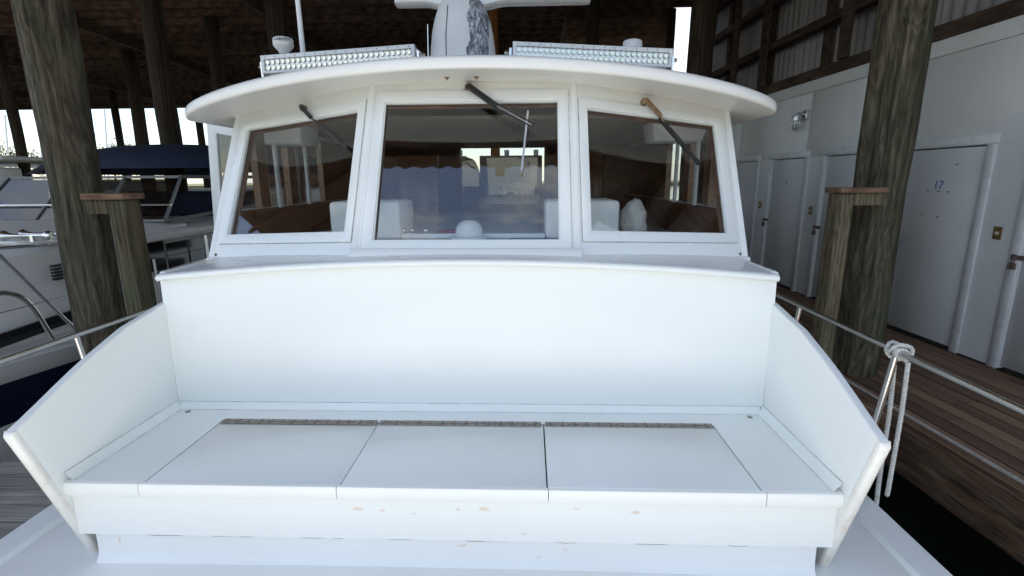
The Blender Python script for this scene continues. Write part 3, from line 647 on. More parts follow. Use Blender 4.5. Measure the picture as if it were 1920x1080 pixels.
# side wing seen past the left corner post
P1, P2, P3, P4 = (atY(386, 222, 3.9), atY(446, 240, 3.9), atY(446, 470, 3.9), atY(404, 470, 3.9))
i1, i2, i3, i4 = (atY(405, 250, 3.9), atY(440, 256, 3.9), atY(440, 425, 3.9), atY(417, 425, 3.9))
wp = MB().ring([P1, P2, P3, P4], [i1, i2, i3, i4], (0, .05, 0)).build('side_wing', 'white_paint', boat, bevel=.006)
MB().prism([p+Vector((0, .02, 0)) for p in (i1, i2, i3, i4)], (0, .006, 0)).build('wing_pane', 'window_glass', wp)
# roof with rounded brow
YT, ZC, KR, RH, YF = 3.147, .601, .176, 1.765, 2.60
NR = 30
out = []
for i in range(NR+1):
    t = math.pi/2*i/NR; out.append((RH*math.sin(t), YT-(YT-YF)*math.cos(t)))
out += [(RH, 3.6), (RH, 4.6), (RH, 5.4), (RH, 6.35)]
def zr(b): return ZC-KR*(b/RH)**2
def shrink(i, d):
    b, y = out[i]
    if i == 0: return (0, y+d)
    bp, yp = out[max(i-1, 0)]; bn, yn = out[min(i+1, len(out)-1)]; tx, ty = bn-bp, yn-yp; L = math.hypot(tx, ty) or 1
    return (max(0, b-ty/L*d), y+tx/L*d)
NCOL = 20
def cap(d, dz):
    rows = []
    for i in range(len(out)):
        b, y = shrink(i, d); rows.append([(-b+2*b*j/NCOL, y, zr(-b+2*b*j/NCOL)+dz) for j in range(NCOL+1)])
    return rows
m = MB(bt); m.grid(cap(.045, 0)); m.grid(cap(.06, -.066))
lipr = [(.045, 0), (.024, -.003), (.010, -.010), (.002, -.022), (0, -.040), (.001, -.056), (.006, -.066), (.014, -.069), (.06, -.066)]
for s in (-1, 1):
    m.grid([[(s*shrink(i, d)[0], shrink(i, d)[1], zr(shrink(i, d)[0])+dz) for d, dz in lipr] for i in range(len(out))])
roofp = m.build('cabin_roof', 'roof_paint', boat, smooth=60)
for px, py in ((838, 145), (893, 144), (848, 155), (902, 154)):
    d = ray(px, py); tt = .5
    P = next((d*(t/100) for t in range(240, 340) if d.z*(t/100) > zr(d.x*(t/100)-CX)-.067), d*2.75)
    MB().lathe([(.014, 0), (.014, -.003), (.006, -.005), (.005, -.012)], (P.x, P.y, zr(P.x-CX)-.067), 10).build('roof_bolt', 'bronze', roofp)
# interior
ci = MB(bt).box((-1.5, 6.15, -1.2), (-.50, 6.2, .5)).box((.50, 6.15, -1.2), (1.5, 6.2, .5)).box((-.50, 6.15, .42), (.50, 6.2, .5)).box((-.50, 6.15, -1.2), (.50, 6.2, -.30)).build('cabin_bulkhead', 'interior_panel', boat)
MB(bt).ring([(-.56, 6.12, -.36), (.56, 6.12, -.36), (.56, 6.12, .47), (-.56, 6.12, .47)], [(-.50, 6.12, -.30), (.50, 6.12, -.30), (.50, 6.12, .42), (-.50, 6.12, .42)], (0, .029, 0)).build('rear_window_frame', 'old_varnish', ci)
MB(bt).box((-.50, 6.17, -.30), (.50, 6.176, .42)).build('rear_pane', 'window_glass', ci)
for x0_, x1_, mt in ((-1.5, -1.06, 'old_varnish'), (1.06, 1.5, 'old_varnish')): MB(bt).box((x0_, 6.10, -1.2), (x1_, 6.148, .41)).build('wood_panel', mt, ci)
MB(bt).box((.60, 4.9, -1.2), (1.02, 4.95, .30)).build('wood_door', 'old_varnish', ci, bevel=.01)
MB(bt).box((-1.04, 5.2, -1.2), (-.62, 5.25, .25)).build('wood_locker', 'old_varnish', ci, bevel=.01)
MB(bt).box((-1.49, 2.95, -1.24), (1.49, 6.2, -1.2)).build('cabin_sole', 'old_varnish', boat)
MB(bt).box((-1.49, 3.28, .37), (1.49, 6.3, .392)).build('headliner', 'interior_panel', boat)
dsh = MB(bt).prism([(-.55, 2.49, -.345), (.55, 2.49, -.345), (1.47, 2.83, -.385), (1.47, 3.45, -.385), (-1.47, 3.45, -.385), (-1.47, 2.83, -.385)], (0, 0, -.03)).build('dashboard', 'dash_white', boat)
for xa, xb in ((-.865, -.445), (.415, .845)):
    MB(bt).prism([(xa, 2.92, -.345), (xb, 2.92, -.345), (xb, 3.30, -.345), (xa, 3.30, -.345), ], (0, 0, .22)).build('instrument_pod', 'dash_white', dsh, bevel=.025, seg=3, smooth=40)
MB(bt).box((-.444, 2.93, -.344), (.414, 2.965, -.315)).build('dash_rim', 'dash_white', dsh, bevel=.008)
for px in (757, 773, 799): P = atY(px, 434, 3.0); MB().lathe([(.012, -.03), (.012, -.01), (.02, 0), (.019, .012), (.01, .02)], P, 12).build('control_knob', 'steel', dsh, smooth=60)
P = atY(880, 440, 2.90); cps = MB().lathe([(.115, 0), (.115, .008), (.085, .012)], (P.x, P.y, -.335), 24).build('compass_base', 'dash_white', dsh, smooth=40)
MB().lathe([(.082, 0), (.081, .022), (.074, .05), (.058, .073), (.035, .086), (.0, .09)], (P.x, P.y, -.322), 24).build('compass_dome', 'dash_white', cps, smooth=60)
for pxl, pxr, pyb in ((470, 571, 270), (1216, 1331, 264)):
    a, b = atY(pxl, 232, 3.55), atY(pxr, 232, 3.55); zb = atY(pxr, pyb, 3.55).z
    MB().prism([(a.x, 3.5, .405), (b.x, 3.5, .405), (b.x-.04, 3.55, zb), (a.x+.05, 3.55, zb)], (0, .30, 0)).build('overhead_box', 'dash_white', boat, bevel=.015, smooth=40)
for px, py in ((860, 240), (905, 243)): P = atY(px, py, 6.1); MB().lathe([(.05, 0), (.05, -.02), (.03, -.03)], P, 14, (0, 1, 0)).build('gauge', 'black_rubber', ci, smooth=40)
# wipers
def wiper(pts_arm, pts_blade, mat_arm, mat_blade, nrm, mount_mat, twin=False):
    W = [Vector(p)-Vector((CX, 0, 0)) for p in pts_arm]; Bd = [Vector(p)-Vector((CX, 0, 0)) for p in pts_blade]
    o = nrm*.03
    wi = MB(bt).lathe([(.020, -.002), (.020, .012), (.014, .03), (.006, .04)], W[0]+nrm*.0, 12, nrm).build('windscreen_wiper', mount_mat, boat, smooth=40)
    ar = MB(bt); d1 = (W[1]-W[0]); 
    ar.bar(W[0]+o, W[0]+d1+o, .030 if twin else .022, .016, nrm)
    if twin:
        sdv = (W[2]-W[1]).normalized().cross(nrm)*.012
        ar.tube([W[1]+o+sdv, W[2]+o+sdv*.5], .0035, 6).tube([W[1]+o-sdv, W[2]+o-sdv*1.3], .0035, 6)
    else: ar.tube([W[1]+o, W[2]+o*.8], .005, 6)
    ar.build('wiper_arm', mat_arm, wi)
    bl = MB(bt).bar(Bd[0]+o*.7, Bd[1]+o*.7, .010 if twin else .019, .014, nrm).bar(Bd[0]+o*.25, Bd[1]+o*.25, .006, .012, nrm); bl.build('wiper_blade', mat_blade, wi)
def onC(px, py): d = ray(px, py); n = nC; P0 = bt(A0); return d*(P0.dot(n)/d.dot(n))
def onS(px, py, s): d = ray(px, py); n = mir(nS, s); P0 = bt(mir(A0, s)); return d*(P0.dot(n)/d.dot(n))
wiper([onC(878, 167), onC(932, 206), onC(1000, 243)], [onC(990, 213), onC(978, 325)], 'black_rubber', 'aluminium', nC, 'rusty_metal', True)
MB(bt).bar(onC(930, 204)-Vector((CX, 0, 0))+nC*.03, onC(996, 240)-Vector((CX, 0, 0))+nC*.03, .004, .004, nC).build('wiper_link', 'aluminium', boat)
wiper([onS(571, 205, -1), onS(590, 226, -1), onS(655, 281, -1)], [onS(606, 236, -1), onS(654, 280, -1)], 'black_rubber', 'black_rubber', mir(nS, -1), 'rusty_metal')
wiper([onS(1206, 193, 1), onS(1234, 224, 1), onS(1240, 234, 1)], [onS(1233, 224, 1), onS(1308, 311, 1)], 'bronze', 'black_rubber', nS, 'bronze')
# hand rails
for s in (-1, 1):
    hr = MB(bt).tube([(s*1.90*beam(y)/1.9, y, -.735) for y in (-4, -3, -2, -1, 0, .6, 1.2, 2, 3, 4, 6, 9)], .0130, 12).build('hand_rail', 'steel', boat, smooth=50)
    for y in ((2.86, 2.08, .2, -1.6, 4.8, 6.8) if s > 0 else (2.25, .2, -1.6, 4.2, 6.2)):
        b = beam(y); MB(bt).tube([(s*(b-.045), y+.06, DKZ+.02), (s*b, y, -.74)], .0135, 12).build('stanchion', 'steel', hr, smooth=50)
        MB(bt).lathe([(.036, 0), (.036, .012), (.018, .03)], (s*(b-.045), y+.06, DKZ+.022), 14).build('stanchion_base', 'steel', hr, smooth=40)

# ---------------------------------------------------------------- gear on the cabin roof
lens = MB().lathe([(.0135, 0), (.0135, .004), (.0115, .004), (.006, -.006), (.004, -.002), (.0, .001)], (0, 0, 0), 8, (0, -1, 0)).mesh('lens', smooth=40, zoff=0)
def light_bar(label, TL, TR, rows_n=2):
    TL, TR = Vector(TL), Vector(TR); L = (TR-TL).length; e = (TR-TL).normalized(); up = Vector((0, 0, 1)); up = (up-e*up.dot(e)).normalized(); fw = up.cross(e)
    if fw.y > 0: fw = -fw
    H = .098; O = TL-up*H
    xf = lambda p: O+e*p[0]-fw*p[1]+up*p[2]
    t = thing('light_bar', label, 'light bar', (O+e*L/2), 'LED light bars on the cabin roof')
    MB(xf).box((.006, .022, .004), (L-.006, .085, H-.004)).build('housing', 'lamp_white', t, bevel=.006)
    MB(xf).ring([(0, 0, 0), (L, 0, 0), (L, 0, H), (0, 0, H)], [(.018, 0, .014), (L-.018, 0, .014), (L-.018, 0, H-.022), (.018, 0, H-.022)], -fw*.0+Vector((0, .024, 0))).build('front_frame', 'lamp_white', t, bevel=.002, seg=1)
    MB(xf).box((.018, .016, .014), (L-.018, .021, H-.022)).build('reflector_plate', 'aluminium', t)
    n = int((L-.04)/.0303); M3 = Matrix((e, -fw, up)).transposed().to_4x4()
    for r_ in range(2):
        for q in range(n): P = xf((.02+.0303*(q+.5)*(L-.04)/(n*.0303), .010, .0305+.0305*r_)); piece('lens', lens, 'chrome_lens', t, P, mtx=M3)
    sm = MB(xf)
    for q in range(15): sm.box((L*(q+.5)/15-.003, -.0015, H-.014), (L*(q+.5)/15+.003, .0, H-.008))
    tag(sm.build('screw', 'hinge_steel', t), kind='stuff')
    for x in (-.012, L+.012):
        br = MB(xf).box((x-.006, .02, -.03), (x+.006, .08, H*.7)); br.lathe([(.012, 0), (.012, .02), (.006, .026)], (x+(.006 if x > 0 else -.006), .05, H*.5), 8, (1 if x > 0 else -1, 0, 0)); br.build('bracket', 'steel', t)
    for x in (.1, L-.1):
        p = xf((x, .05, 0)); MB().box((p.x-.015, p.y-.02, zr(p.x-CX)-.002), (p.x+.015, p.y+.02, p.z+.006)).build('foot', 'steel', t)
light_bar('white LED light bar on the left of the cabin roof', atY(487, 104, 3.02), atY(776, 82, 2.94))
light_bar('white LED light bar on the right of the cabin roof, right of the radar pedestal', atY(962, 77, 2.94), atY(1263, 91, 3.02))
# radar
RC = Vector((-.455, 3.45, zr(.13)+.0)); 
P0_, P1_ = atY(811, 107, 3.45), atY(928, 107, 3.45); cxr = (P0_.x+P1_.x)/2; hw0 = (P1_.x-P0_.x)/2
zt_ = atY(860, -2, 3.45).z
rd = thing('radar_scanner', 'white open array radar on a flaking tapered pedestal on the cabin roof', 'radar', (cxr, 3.45, zr(cxr-CX)))
zb_ = zr(cxr-CX); Hh = zt_-zb_
m = MB(); rows = []
for t, rx_, ry_ in ((0, 1.02, .9), (.35, 1.02, .9), (.45, 1.0, .88), (.6, .95, .84), (.75, .86, .76), (.88, .74, .66), (.95, .62, .55), (1.0, .40, .36)):
    row = []
    for j in range(28):
        a = 2*math.pi*j/28; c_, s_ = math.cos(a), math.sin(a); pw_ = .75
        row.append((cxr+hw0*rx_*math.copysign(abs(c_)**pw_, c_), 3.45+hw0*ry_*math.copysign(abs(s_)**pw_, s_), zb_+Hh*t))
    rows.append(row)
m.grid(rows, True); m.f += [tuple(range(27, -1, -1)), tuple(7*28+q for q in range(28))]
ped = m.build('pedestal', 'radar_housing', rd, smooth=50)
sp = MB()
for xx in (-.42*hw0,): sp.tube([(cxr+xx, 3.45-hw0*.90*.97, zb_+.05), (cxr+xx, 3.45-hw0*.88*.98, zb_+Hh*.5), (cxr+xx*.85, 3.45-hw0*.68, zb_+Hh*.85)], .0025, 5)
sp.build('seam', 'dark_gap', ped)
za = zt_-.034; Ll, Rr = atY(772, 0, 3.45).x-.0, atY(1106, 4, 3.45).x
arm = MB(); rows = []
for t in [i/24 for i in range(25)]:
    x = Ll-.10+(Rr-Ll+.10)*t; d = abs(x-cxr-.02); dip = .05*max(0, 1-d/.24); hgt = .085
    zb2 = za-.004-dip+.018*min(1, d/.6)*0; yw = .055 if 0 < t < 1 else .045
    rows.append([(x, 3.45-yw, zb2+.012), (x, 3.45-yw*.7, zb2), (x, 3.45+yw*.7, zb2), (x, 3.45+yw, zb2+.012), (x, 3.45+yw, za+hgt), (x, 3.45+yw*.6, za+hgt+.012), (x, 3.45-yw*.6, za+hgt+.012), (x, 3.45-yw, za+hgt)])
arm.grid(rows, True); arm.f += [tuple(range(8)), tuple(24*8+q for q in range(8))]
arm.build('array_bar', 'lamp_white', rd, smooth=40)
# puck antenna, dome antenna, whips
def puck(label, px, py_top, py_bot, Y, wpx, dome=False, text=False):
    p = atY(px, py_top, Y); r_ = wpx/2*Y/FPX; zb = zr(p.x-CX); hh = atY(px, py_bot, Y).z; 
    t = thing('dome_antenna' if dome else 'puck_antenna', label, 'antenna', (p.x, Y, zb)); H_ = p.z-hh
    if dome: MB().lathe([(r_, -H_), (r_, -H_*.35), (r_*.92, -H_*.12), (r_*.6, 0), (0, .004)], (p.x, Y, p.z), 20).build('dome', 'lamp_white', t, smooth=60)
    else:
        b = MB().lathe([(r_*.45, -H_), (r_*.55, -H_*.85), (r_*.95, -H_*.58), (r_, -H_*.5), (r_, -H_*.12), (r_*.9, -.006), (r_*.5, 0), (0, .003)], (p.x, Y, p.z), 22).build('cover', 'lamp_white', t, smooth=45)
        if text: lettering('lettering', 'GARMIN', .026, 'letter_black', b, (p.x+r_*.30, Y-r_*1.0-.001, p.z-H_*.26), (.96, .26, 0), (0, 0, 1), .001)
    MB().tube([(p.x, Y, zb-.002), (p.x, Y, p.z-H_)], .014, 10).build('stem', 'lamp_white', t, smooth=50)
puck('small white puck antenna on a stem at the left of the cabin roof', 530, 70, 101, 3.25, 34, text=True)
puck('low white dome antenna behind the right light bar', 1186, 75, 92, 3.3, 33, dome=True)
a, b = atY(568, 97, 3.2), atY(558, 0, 3.2); d = (b-a).normalized()
t = thing('whip_antenna', 'tall white whip antenna between puck antenna and light bar', 'antenna', (a.x, 3.2, zr(a.x-CX)))
MB().tube([a-d*((a.z-zr(a.x-CX))/d.z), a+d*.6, a+d*2.2], [.016, .014, .006], 10).build('mast', 'lamp_white', t, smooth=50)
MB().lathe([(.035, -.004), (.03, .02), (.018, .05)], (a.x, 3.2, zr(a.x-CX)), 14).build('mount', 'steel', t, smooth=40)
a = atY(802, 105, 3.3); b = atY(802, 46, 3.3)
t = thing('rod_antenna', 'thin short rod antenna left of the radar pedestal', 'antenna', (a.x, 3.3, zr(a.x-CX)))
MB().tube([(a.x, 3.3, zr(a.x-CX)), b], .0035, 6).build('rod', 'steel', t); MB().lathe([(.014, 0), (.01, .03)], (a.x, 3.3, zr(a.x-CX)), 10).build('base', 'steel', t)

# ---------------------------------------------------------------- loose things in the cabin
def blob(c, r3, n=14, amp=.25, seed=0):
    rows = []
    for i in range(n+1):
        th = math.pi*i/n; row = []
        for j in range(n*2):
            ph = 2*math.pi*j/(n*2); v = Vector((math.sin(th)*math.cos(ph), math.sin(th)*math.sin(ph), math.cos(th)))
            q = 1+amp*mnoise.noise(v*1.8+Vector((seed, 0, 0)))+amp*.45*mnoise.noise(v*5+Vector((0, seed, 0)))
            row.append((c[0]+v.x*r3[0]*q, c[1]+v.y*r3[1]*q, max(c[2]-r3[2]*.8, c[2]+v.z*r3[2]*q)))
        rows.append(row)
    return MB().grid(rows, True)
P = atY(1186, 405, 3.25); single(blob((P.x, 3.25, -.27), (.09, .10, .13), seed=3), 'cloth_bundle', 'cloth_white', 'crumpled white cloth bundle behind the right cabin window', 'cloth', smooth=60)
P = atY(1165, 428, 3.2); single(MB().box((P.x-.03, 3.13, -.384), (P.x+.16, 3.3, -.36)), 'folded_cloth', 'teal_cover', 'pale folded cloth under the white bundle behind the right window', 'cloth', bevel=.01)
P = atY(845, 420, 3.12); single(MB().prism([(P.x-.10, 3.12, -.384), (P.x+.02, 3.05, -.384), (P.x+.05, 3.2, -.384), (P.x-.06, 3.25, -.384)], (0, 0, .07)), 'red_bag', 'red_cloth', 'red cloth bag on the dashboard left of the compass dome', 'bag', bevel=.015)
P = atY(960, 420, 3.2); single(MB().prism([(P.x-.33, 3.08, -.384), (P.x+.20, 3.06, -.384), (P.x+.22, 3.36, -.384), (P.x-.26, 3.38, -.384)], (0, 0, .022)), 'chart_book', 'chart_paper', 'pale chart book lying open on the dashboard behind the compass dome', 'book', bevel=.004)
P = atY(985, 430, 3.02); single(MB().prism([(P.x-.10, 3.0, -.3605), (P.x+.12, 2.99, -.3605), (P.x+.13, 3.06, -.3605), (P.x-.09, 3.055, -.3605)], (0, 0, .03)), 'pencil_case', 'teal_cover', 'teal case on the chart book right of the compass dome', 'case', bevel=.008)
P = atY(1036, 365, 4.6); hc = thing('helm_chair', 'dark upholstered helm chair back in the cabin', 'chair', (P.x+.1, 4.6, -1.2))
m = MB(); prof = [(-.24, -.55), (-.24, -.05), (-.20, .06), (-.12, .12), (0, .14), (.12, .12), (.20, .06), (.24, -.05), (.24, -.55)]
zc_ = atY(1030, 345, 4.6).z-.1
m.prism([(P.x+.12+x, 4.6, zc_+z) for x, z in prof], (0, .12, 0)).build('backrest', 'seat_vinyl', hc, bevel=.03, smooth=40)
MB().box((P.x-.12, 4.35, zc_-.62), (P.x+.36, 4.72, zc_-.5)).build('seat', 'seat_vinyl', hc, bevel=.03, smooth=40); MB().lathe([(.2, -1.199), (.2, -1.17), (.04, -1.16), (.04, zc_-.6)], (P.x+.12, 4.55, 0), 16).build('pedestal', 'steel', hc, smooth=40)
# cockpit: name board and covered seat behind the rear window
Yb = 6.75
a, b = atY(899, 292, Yb), atY(1016, 386, Yb)
nbm = thing('name_board', 'white board with mirrored lettering seen through the rear window', 'board', ((a.x+b.x)/2, Yb, -1.5))
MB().box((a.x, Yb, -1.5), (b.x, Yb+.03, a.z)).build('panel', 'lamp_white', nbm, bevel=.01)
e0, e1 = atY(888, 345, Yb-.05), atY(1016, 386, Yb-.05)
bd = MB().box((e0.x, Yb-.05, -1.5), (e1.x+.1, Yb-.01, e0.z)).build('lower_panel', 'lamp_white', nbm, bevel=.006)
P = atY(975, 361, Yb-.053)
lettering('lettering', 'MPADRE', .155, 'letter_navy', bd, (P.x, Yb-.0515, P.z), (1, 0, 0), (0, 0, 1), .001, mirror=True)
P = atY(876, 325, 6.7); single(blob((P.x, 6.7, P.z-.2), (.20, .16, .42), seed=9, amp=.15), 'seat_cover', 'cloth_white', 'crumpled pale seat cover left of the name board behind the rear window', 'cover', smooth=60)
for px in (862, 950, 1005): P = atY(px, 280, 7.6); MB().box((P.x-.035, 7.58, -1.5), (P.x+.035, 7.64, .42)).build('cockpit_post', 'lamp_white', boat)
MB(bt).box((-1.45, 6.22, -1.56), (1.45, 9.4, -1.51)).build('cockpit_sole', 'deck_paint', boat)

# ---------------------------------------------------------------- ropes
def strand_rope(path, r, pitch, mat, name, parent=None, n=6, step=None, **tg):
    P = [Vector(p) for p in path]; seg = []; acc = 0
    for i in range(len(P)-1): seg.append((P[i], P[i+1], acc)); acc += (P[i+1]-P[i]).length
    step = step or pitch/7; m = MB(); N_ = max(8, int(acc/step)); pts = []
    for i in range(N_+1):
        s_ = acc*i/N_
        for a, b, o_ in seg:
            if s_ <= o_+(b-a).length+1e-9: pts.append((a.lerp(b, (s_-o_)/max((b-a).length, 1e-9)), (b-a).normalized(), s_)); break
    for k_ in range(3):
        line = []; ref = None
        for p, t_, s_ in pts:
            if ref is None: ref = t_.orthogonal().normalized()
            ref = (ref-t_*ref.dot(t_)).normalized(); bn = t_.cross(ref); an = 2*math.pi*(s_/pitch+k_/3)
            line.append(p+(ref*math.cos(an)+bn*math.sin(an))*r*.56)
        m.tube(line, r*.50, n)
    return m
def smooth_path(pts, n=8):
    P = [Vector(p) for p in pts]; out_ = []
    for i in range(len(P)-1):
        p0, p1, p2, p3 = P[max(i-1, 0)], P[i], P[i+1], P[min(i+2, len(P)-1)]
        for q in range(n):
            t = q/n; out_.append(.5*((2*p1)+(p2-p0)*t+(2*p0-5*p1+4*p2-p3)*t*t+(3*p1-p0-3*p2+p3)*t**3))
    return out_+[P[-1]]
m = strand_rope([dk((UE+.03, -1.5, DZ+.014)), dk((UE+.024, 2, DZ+.014)), dk((UE+.03, 6, DZ+.014)), dk((UE+.05, 9, DZ+.014))], .014, .06, 'old_rope', 'r', n=5, step=.013)
single(m, 'mooring_rope', 'old_rope', 'old twisted grey rope lying straight along the dock edge', 'rope', smooth=80)
RXr, RZr = 1.90+CX, -.735
kn = thing('tied_rope', 'short white twisted rope knotted on the right hand rail with two hanging tails', 'rope', (RXr, 2.07, -1.75))
loop = []
for i in range(0, 41):
    an = 2*math.pi*i/20; loop.append((RXr+.024*math.cos(an), 2.03+.065*i/40+.01*math.sin(an*.5), RZr+.024*math.sin(an)))
kc = Vector((RXr, 2.06, RZr)); sh = lambda P_: [kc+(Vector(p_)-kc)*.78 for p_ in P_]
strand_rope(sh(loop), .0088, .045, 'rope', 'r').build('knot', 'rope', kn, smooth=80)
loop2 = smooth_path([(RXr-.035, 2.10, RZr-.01), (RXr-.02, 2.06, RZr+.045), (RXr+.03, 2.03, RZr+.04), (RXr+.045, 2.05, RZr-.02), (RXr, 2.09, RZr-.045), (RXr-.03, 2.12, RZr-.01), (RXr, 2.13, RZr+.04), (RXr+.04, 2.08, RZr+.01), (RXr+.03, 2.05, RZr-.05)])
strand_rope(sh(loop2), .0088, .045, 'rope', 'r').build('bight', 'rope', kn, smooth=80)
T1 = smooth_path([(RXr+.032, 2.05, RZr-.04), (RXr+.045, 2.055, -1.0), (RXr+.05, 2.06, -1.25), (RXr+.05, 2.06, -1.42)])
strand_rope(T1, .0098, .045, 'rope', 'r').build('tail', 'rope', kn, smooth=80)
T2 = smooth_path([(RXr+.02, 2.11, RZr-.045), (RXr+.04, 2.115, -1.05), (RXr+.05, 2.12, -1.4), (RXr+.07, 2.12, -1.75)])
strand_rope(T2, .0098, .045, 'rope', 'r').build('tail', 'rope', kn, smooth=80)

# ---------------------------------------------------------------- finger pier on the left
fp = MB().box((-3.45, -3, DZ-.28), (-2.75, 9, DZ-.05)).build('finger_pier', 'dark_post'); tag(fp, kind='structure')
y = -3.0
while y < 8.9:
    piece('plank', plank_mesh, 'dock_wood', fp, (-3.06+random.uniform(-.012, .012), y+.07, DZ-.02+random.uniform(-.004, .004)), random.uniform(-.01, .01), (1.0, .135, .04)).data = plank_mesh; y += .148
gp = plank_mesh.copy(); gp.materials.clear(); gp.materials.append(MATS['grey_wood'])
for o in fp.children: o.data = gp

# ---------------------------------------------------------------- neighbouring yacht
ny = thing('neighbour_yacht', 'cream motor yacht with navy canvas canopy moored beyond the left piling', 'boat', (-6.4, 7, -3.1))
GX = -4.05
def half(y): return 2.35 if y > 5.2 else 2.35*max(.05, 1-((5.2-y)/6.5)**2)
CXN = GX-2.35
ys2 = [-1.1, -.4, .6, 1.6, 2.6, 3.4, 4.2, 5.2, 8, 14]
def nsec(off, z, s=1): return [(CXN+s*(half(y)+off), y, z+.02*max(0, 5-y)) for y in ys2]
for s in (1, -1):
    MB().grid(list(zip(*[]))or [nsec(0, -1.46, s), nsec(.03, -1.52, s), nsec(.015, -1.60, s)]).build('rub_rail', 'yacht_grey', ny, smooth=50)
    MB().grid([nsec(.012, -1.60, s), nsec(-.02, -1.95, s)]).build('hull_band', 'navy_paint', ny, smooth=50)
    MB().grid([nsec(-.022, -1.95, s), nsec(-.12, -2.5, s), nsec(-.3, -3.1, s)]).build('hull_side', 'yacht_cream', ny, smooth=50)
MB().grid([nsec(0, -1.46, 1), nsec(-half(5.3)*.5, -1.44, 1), nsec(-half(5.3)*.5, -1.44, -1), nsec(0, -1.46, -1)]).build('side_deck', 'yacht_cream', ny, smooth=40)
HX = -4.55                               # house side
# forward trunk (grey side with vent), sloping up to the windscreen base
trunk_pts = [(2.2, -1.42), (2.9, -.98), (4.2, -.62), (6.5, -.52)]
wl = MB(); rows = []
for y, z in [(1.9, -1.44), (2.4, -1.12), (3.0, -.90), (4.0, -.66), (5.2, -.58), (6.6, -.53)]:
    hx_ = min(HX, CXN+half(y)-.5)
    rows.append([(hx_+.02, y, -1.46), (hx_, y, min(-1.2, z)), (hx_-.10, y, z-.03), (hx_-.22, y, z), (hx_-1.2, y, z+.05), (CXN-(hx_-1.2-CXN), y, z+.05), (CXN-(hx_-.22-CXN), y, z), (CXN-(hx_-CXN), y, -1.46)])
MB().grid(rows).build('forward_cabin', 'yacht_cream', ny, smooth=35)
MB().box((HX-.2, 6.0, -1.46), (HX+.005, 12, -.70)).build('house_side', 'yacht_grey', ny)
MB().prism([(HX+.13, 5.25, -.70), (HX+.13, 12, -.70), (HX-3.7-.13, 12, -.70), (HX-3.7-.13, 5.25, -.70), (HX-3.2, 4.7, -.66), (HX-.5, 4.7, -.66)], (0, 0, .10)).build('house_roof', 'yacht_cream', ny, bevel=.02, smooth=40)
for y0, y1 in ((5.55, 5.95),): MB().prism([(HX+.03, y0, -.72), (HX+.03, y1, -.72), (HX+.03, y1, -1.15), (HX+.03, y0+.35, -1.3)], (-.06, 0, 0)).build('side_window', 'black_glass', ny)
for y0, y1 in ((6.02, 6.75), (6.82, 7.9), (7.97, 9.3)):
    sw = MB().box((HX-.02, y0, -1.15), (HX+.012, y1, -.76)).build('side_window', 'black_glass', ny)
    MB().box((HX+.003, y1+.004, -1.17), (HX+.02, y1+.066, -.74)).build('mullion', 'aluminium', sw)
MB().box((CXN+1.2, 2.4, -1.42), (HX-.08, 2.44, -1.2)).build('front_window', 'black_glass', ny)
v = atX(108, 510, HX-.02); vt = MB()
for q in range(5): vt.box((v.x-.02, v.y-.05, v.z-.075+.032*q), (v.x+.025, v.y+.05, v.z-.075+.032*q+.02))
vt.build('louvre_vent', 'black_rubber', ny)
band = MB().prism([(HX+.022, 3.2, -1.30), (HX+.022, 5.2, -1.22), (HX+.022, 5.2, -1.33), (HX+.022, 3.2, -1.42)], (-.03, 0, 0)).build('side_stripe', 'black_glass', ny)
# windscreen frame
WB, WT = -.50, .06
def wsb(x, t): return Vector((x, 6.35+.55*t, WB+(WT-WB)*t))
xs_ = [-8.2, -7.4, -6.5, -5.6, -4.75]
fr_ = MB()
for x in xs_: fr_.bar(wsb(x, 0), wsb(x*.93-.42, 1), .028, .035)
fr_.bar(wsb(xs_[0], 0), wsb(xs_[-1], 0), .03, .03).bar(wsb(xs_[0]*.93-.42, 1), wsb(xs_[-1]*.93-.42, 1), .03, .035)
fr_.bar(wsb(-4.75, 0), (-4.55, 8.2, WB+.1), .04, .04).bar(wsb(-4.84, 1), (-4.6, 8.3, WT), .04, .05).bar((-4.56, 7.4, WB), (-4.66, 7.6, WT), .035, .04)
fr_.build('windscreen_frame', 'frame_grey', ny)
for a, b in zip(xs_, xs_[1:]): MB().prism([wsb(a+.03, .03), wsb(b-.03, .03), wsb(b*.93-.45, .96), wsb(a*.93-.39, .96)], (0, .008, 0)).build('windscreen_pane', 'yacht_glass', ny)
MB().tube([wsb(-8.2, .35)+Vector((0, -.03, 0)), wsb(-4.75, .35)+Vector((0, -.03, 0))], .012, 6).build('grab_wire', 'steel', ny)
# bimini
rows = []
for y, z0, dr in ((7.3, .10, 0), (7.35, .20, 0), (7.6, .40, 0), (8.2, .50, 0), (9.4, .54, 0), (10.8, .50, 0), (11.4, .36, 0), (11.5, .15, 0)):
    row = []
    for j in range(15):
        t = -1+2*j/14; row.append((-5.95+1.72*t, y+.15*t*t*(1 if y < 9 else 0), z0+.09-(.11*t*t+.12*t**6 if z0 > .12 else 0) if abs(t) < .99 else min(z0, .12)))
    rows.append(row)
MB().grid(rows).build('canopy', 'navy_canvas', ny, smooth=60)
cf = MB()
for y in (7.4, 9.4, 11.3):
    for x in (-8.25, -4.45): cf.tube([(x, y, -.6), (x, y, .2)], .014, 6)
cf.build('canopy_frame', 'steel', ny)
MB().box((-7.9, 8.6, -.6), (-4.9, 9.2, -.18)).build('flybridge_seat', 'navy_canvas', ny, bevel=.05)
MB().box((-7.6, 7.7, -.6), (-6.5, 8.0, -.12)).build('helm_console', 'yacht_cream', ny, bevel=.04)
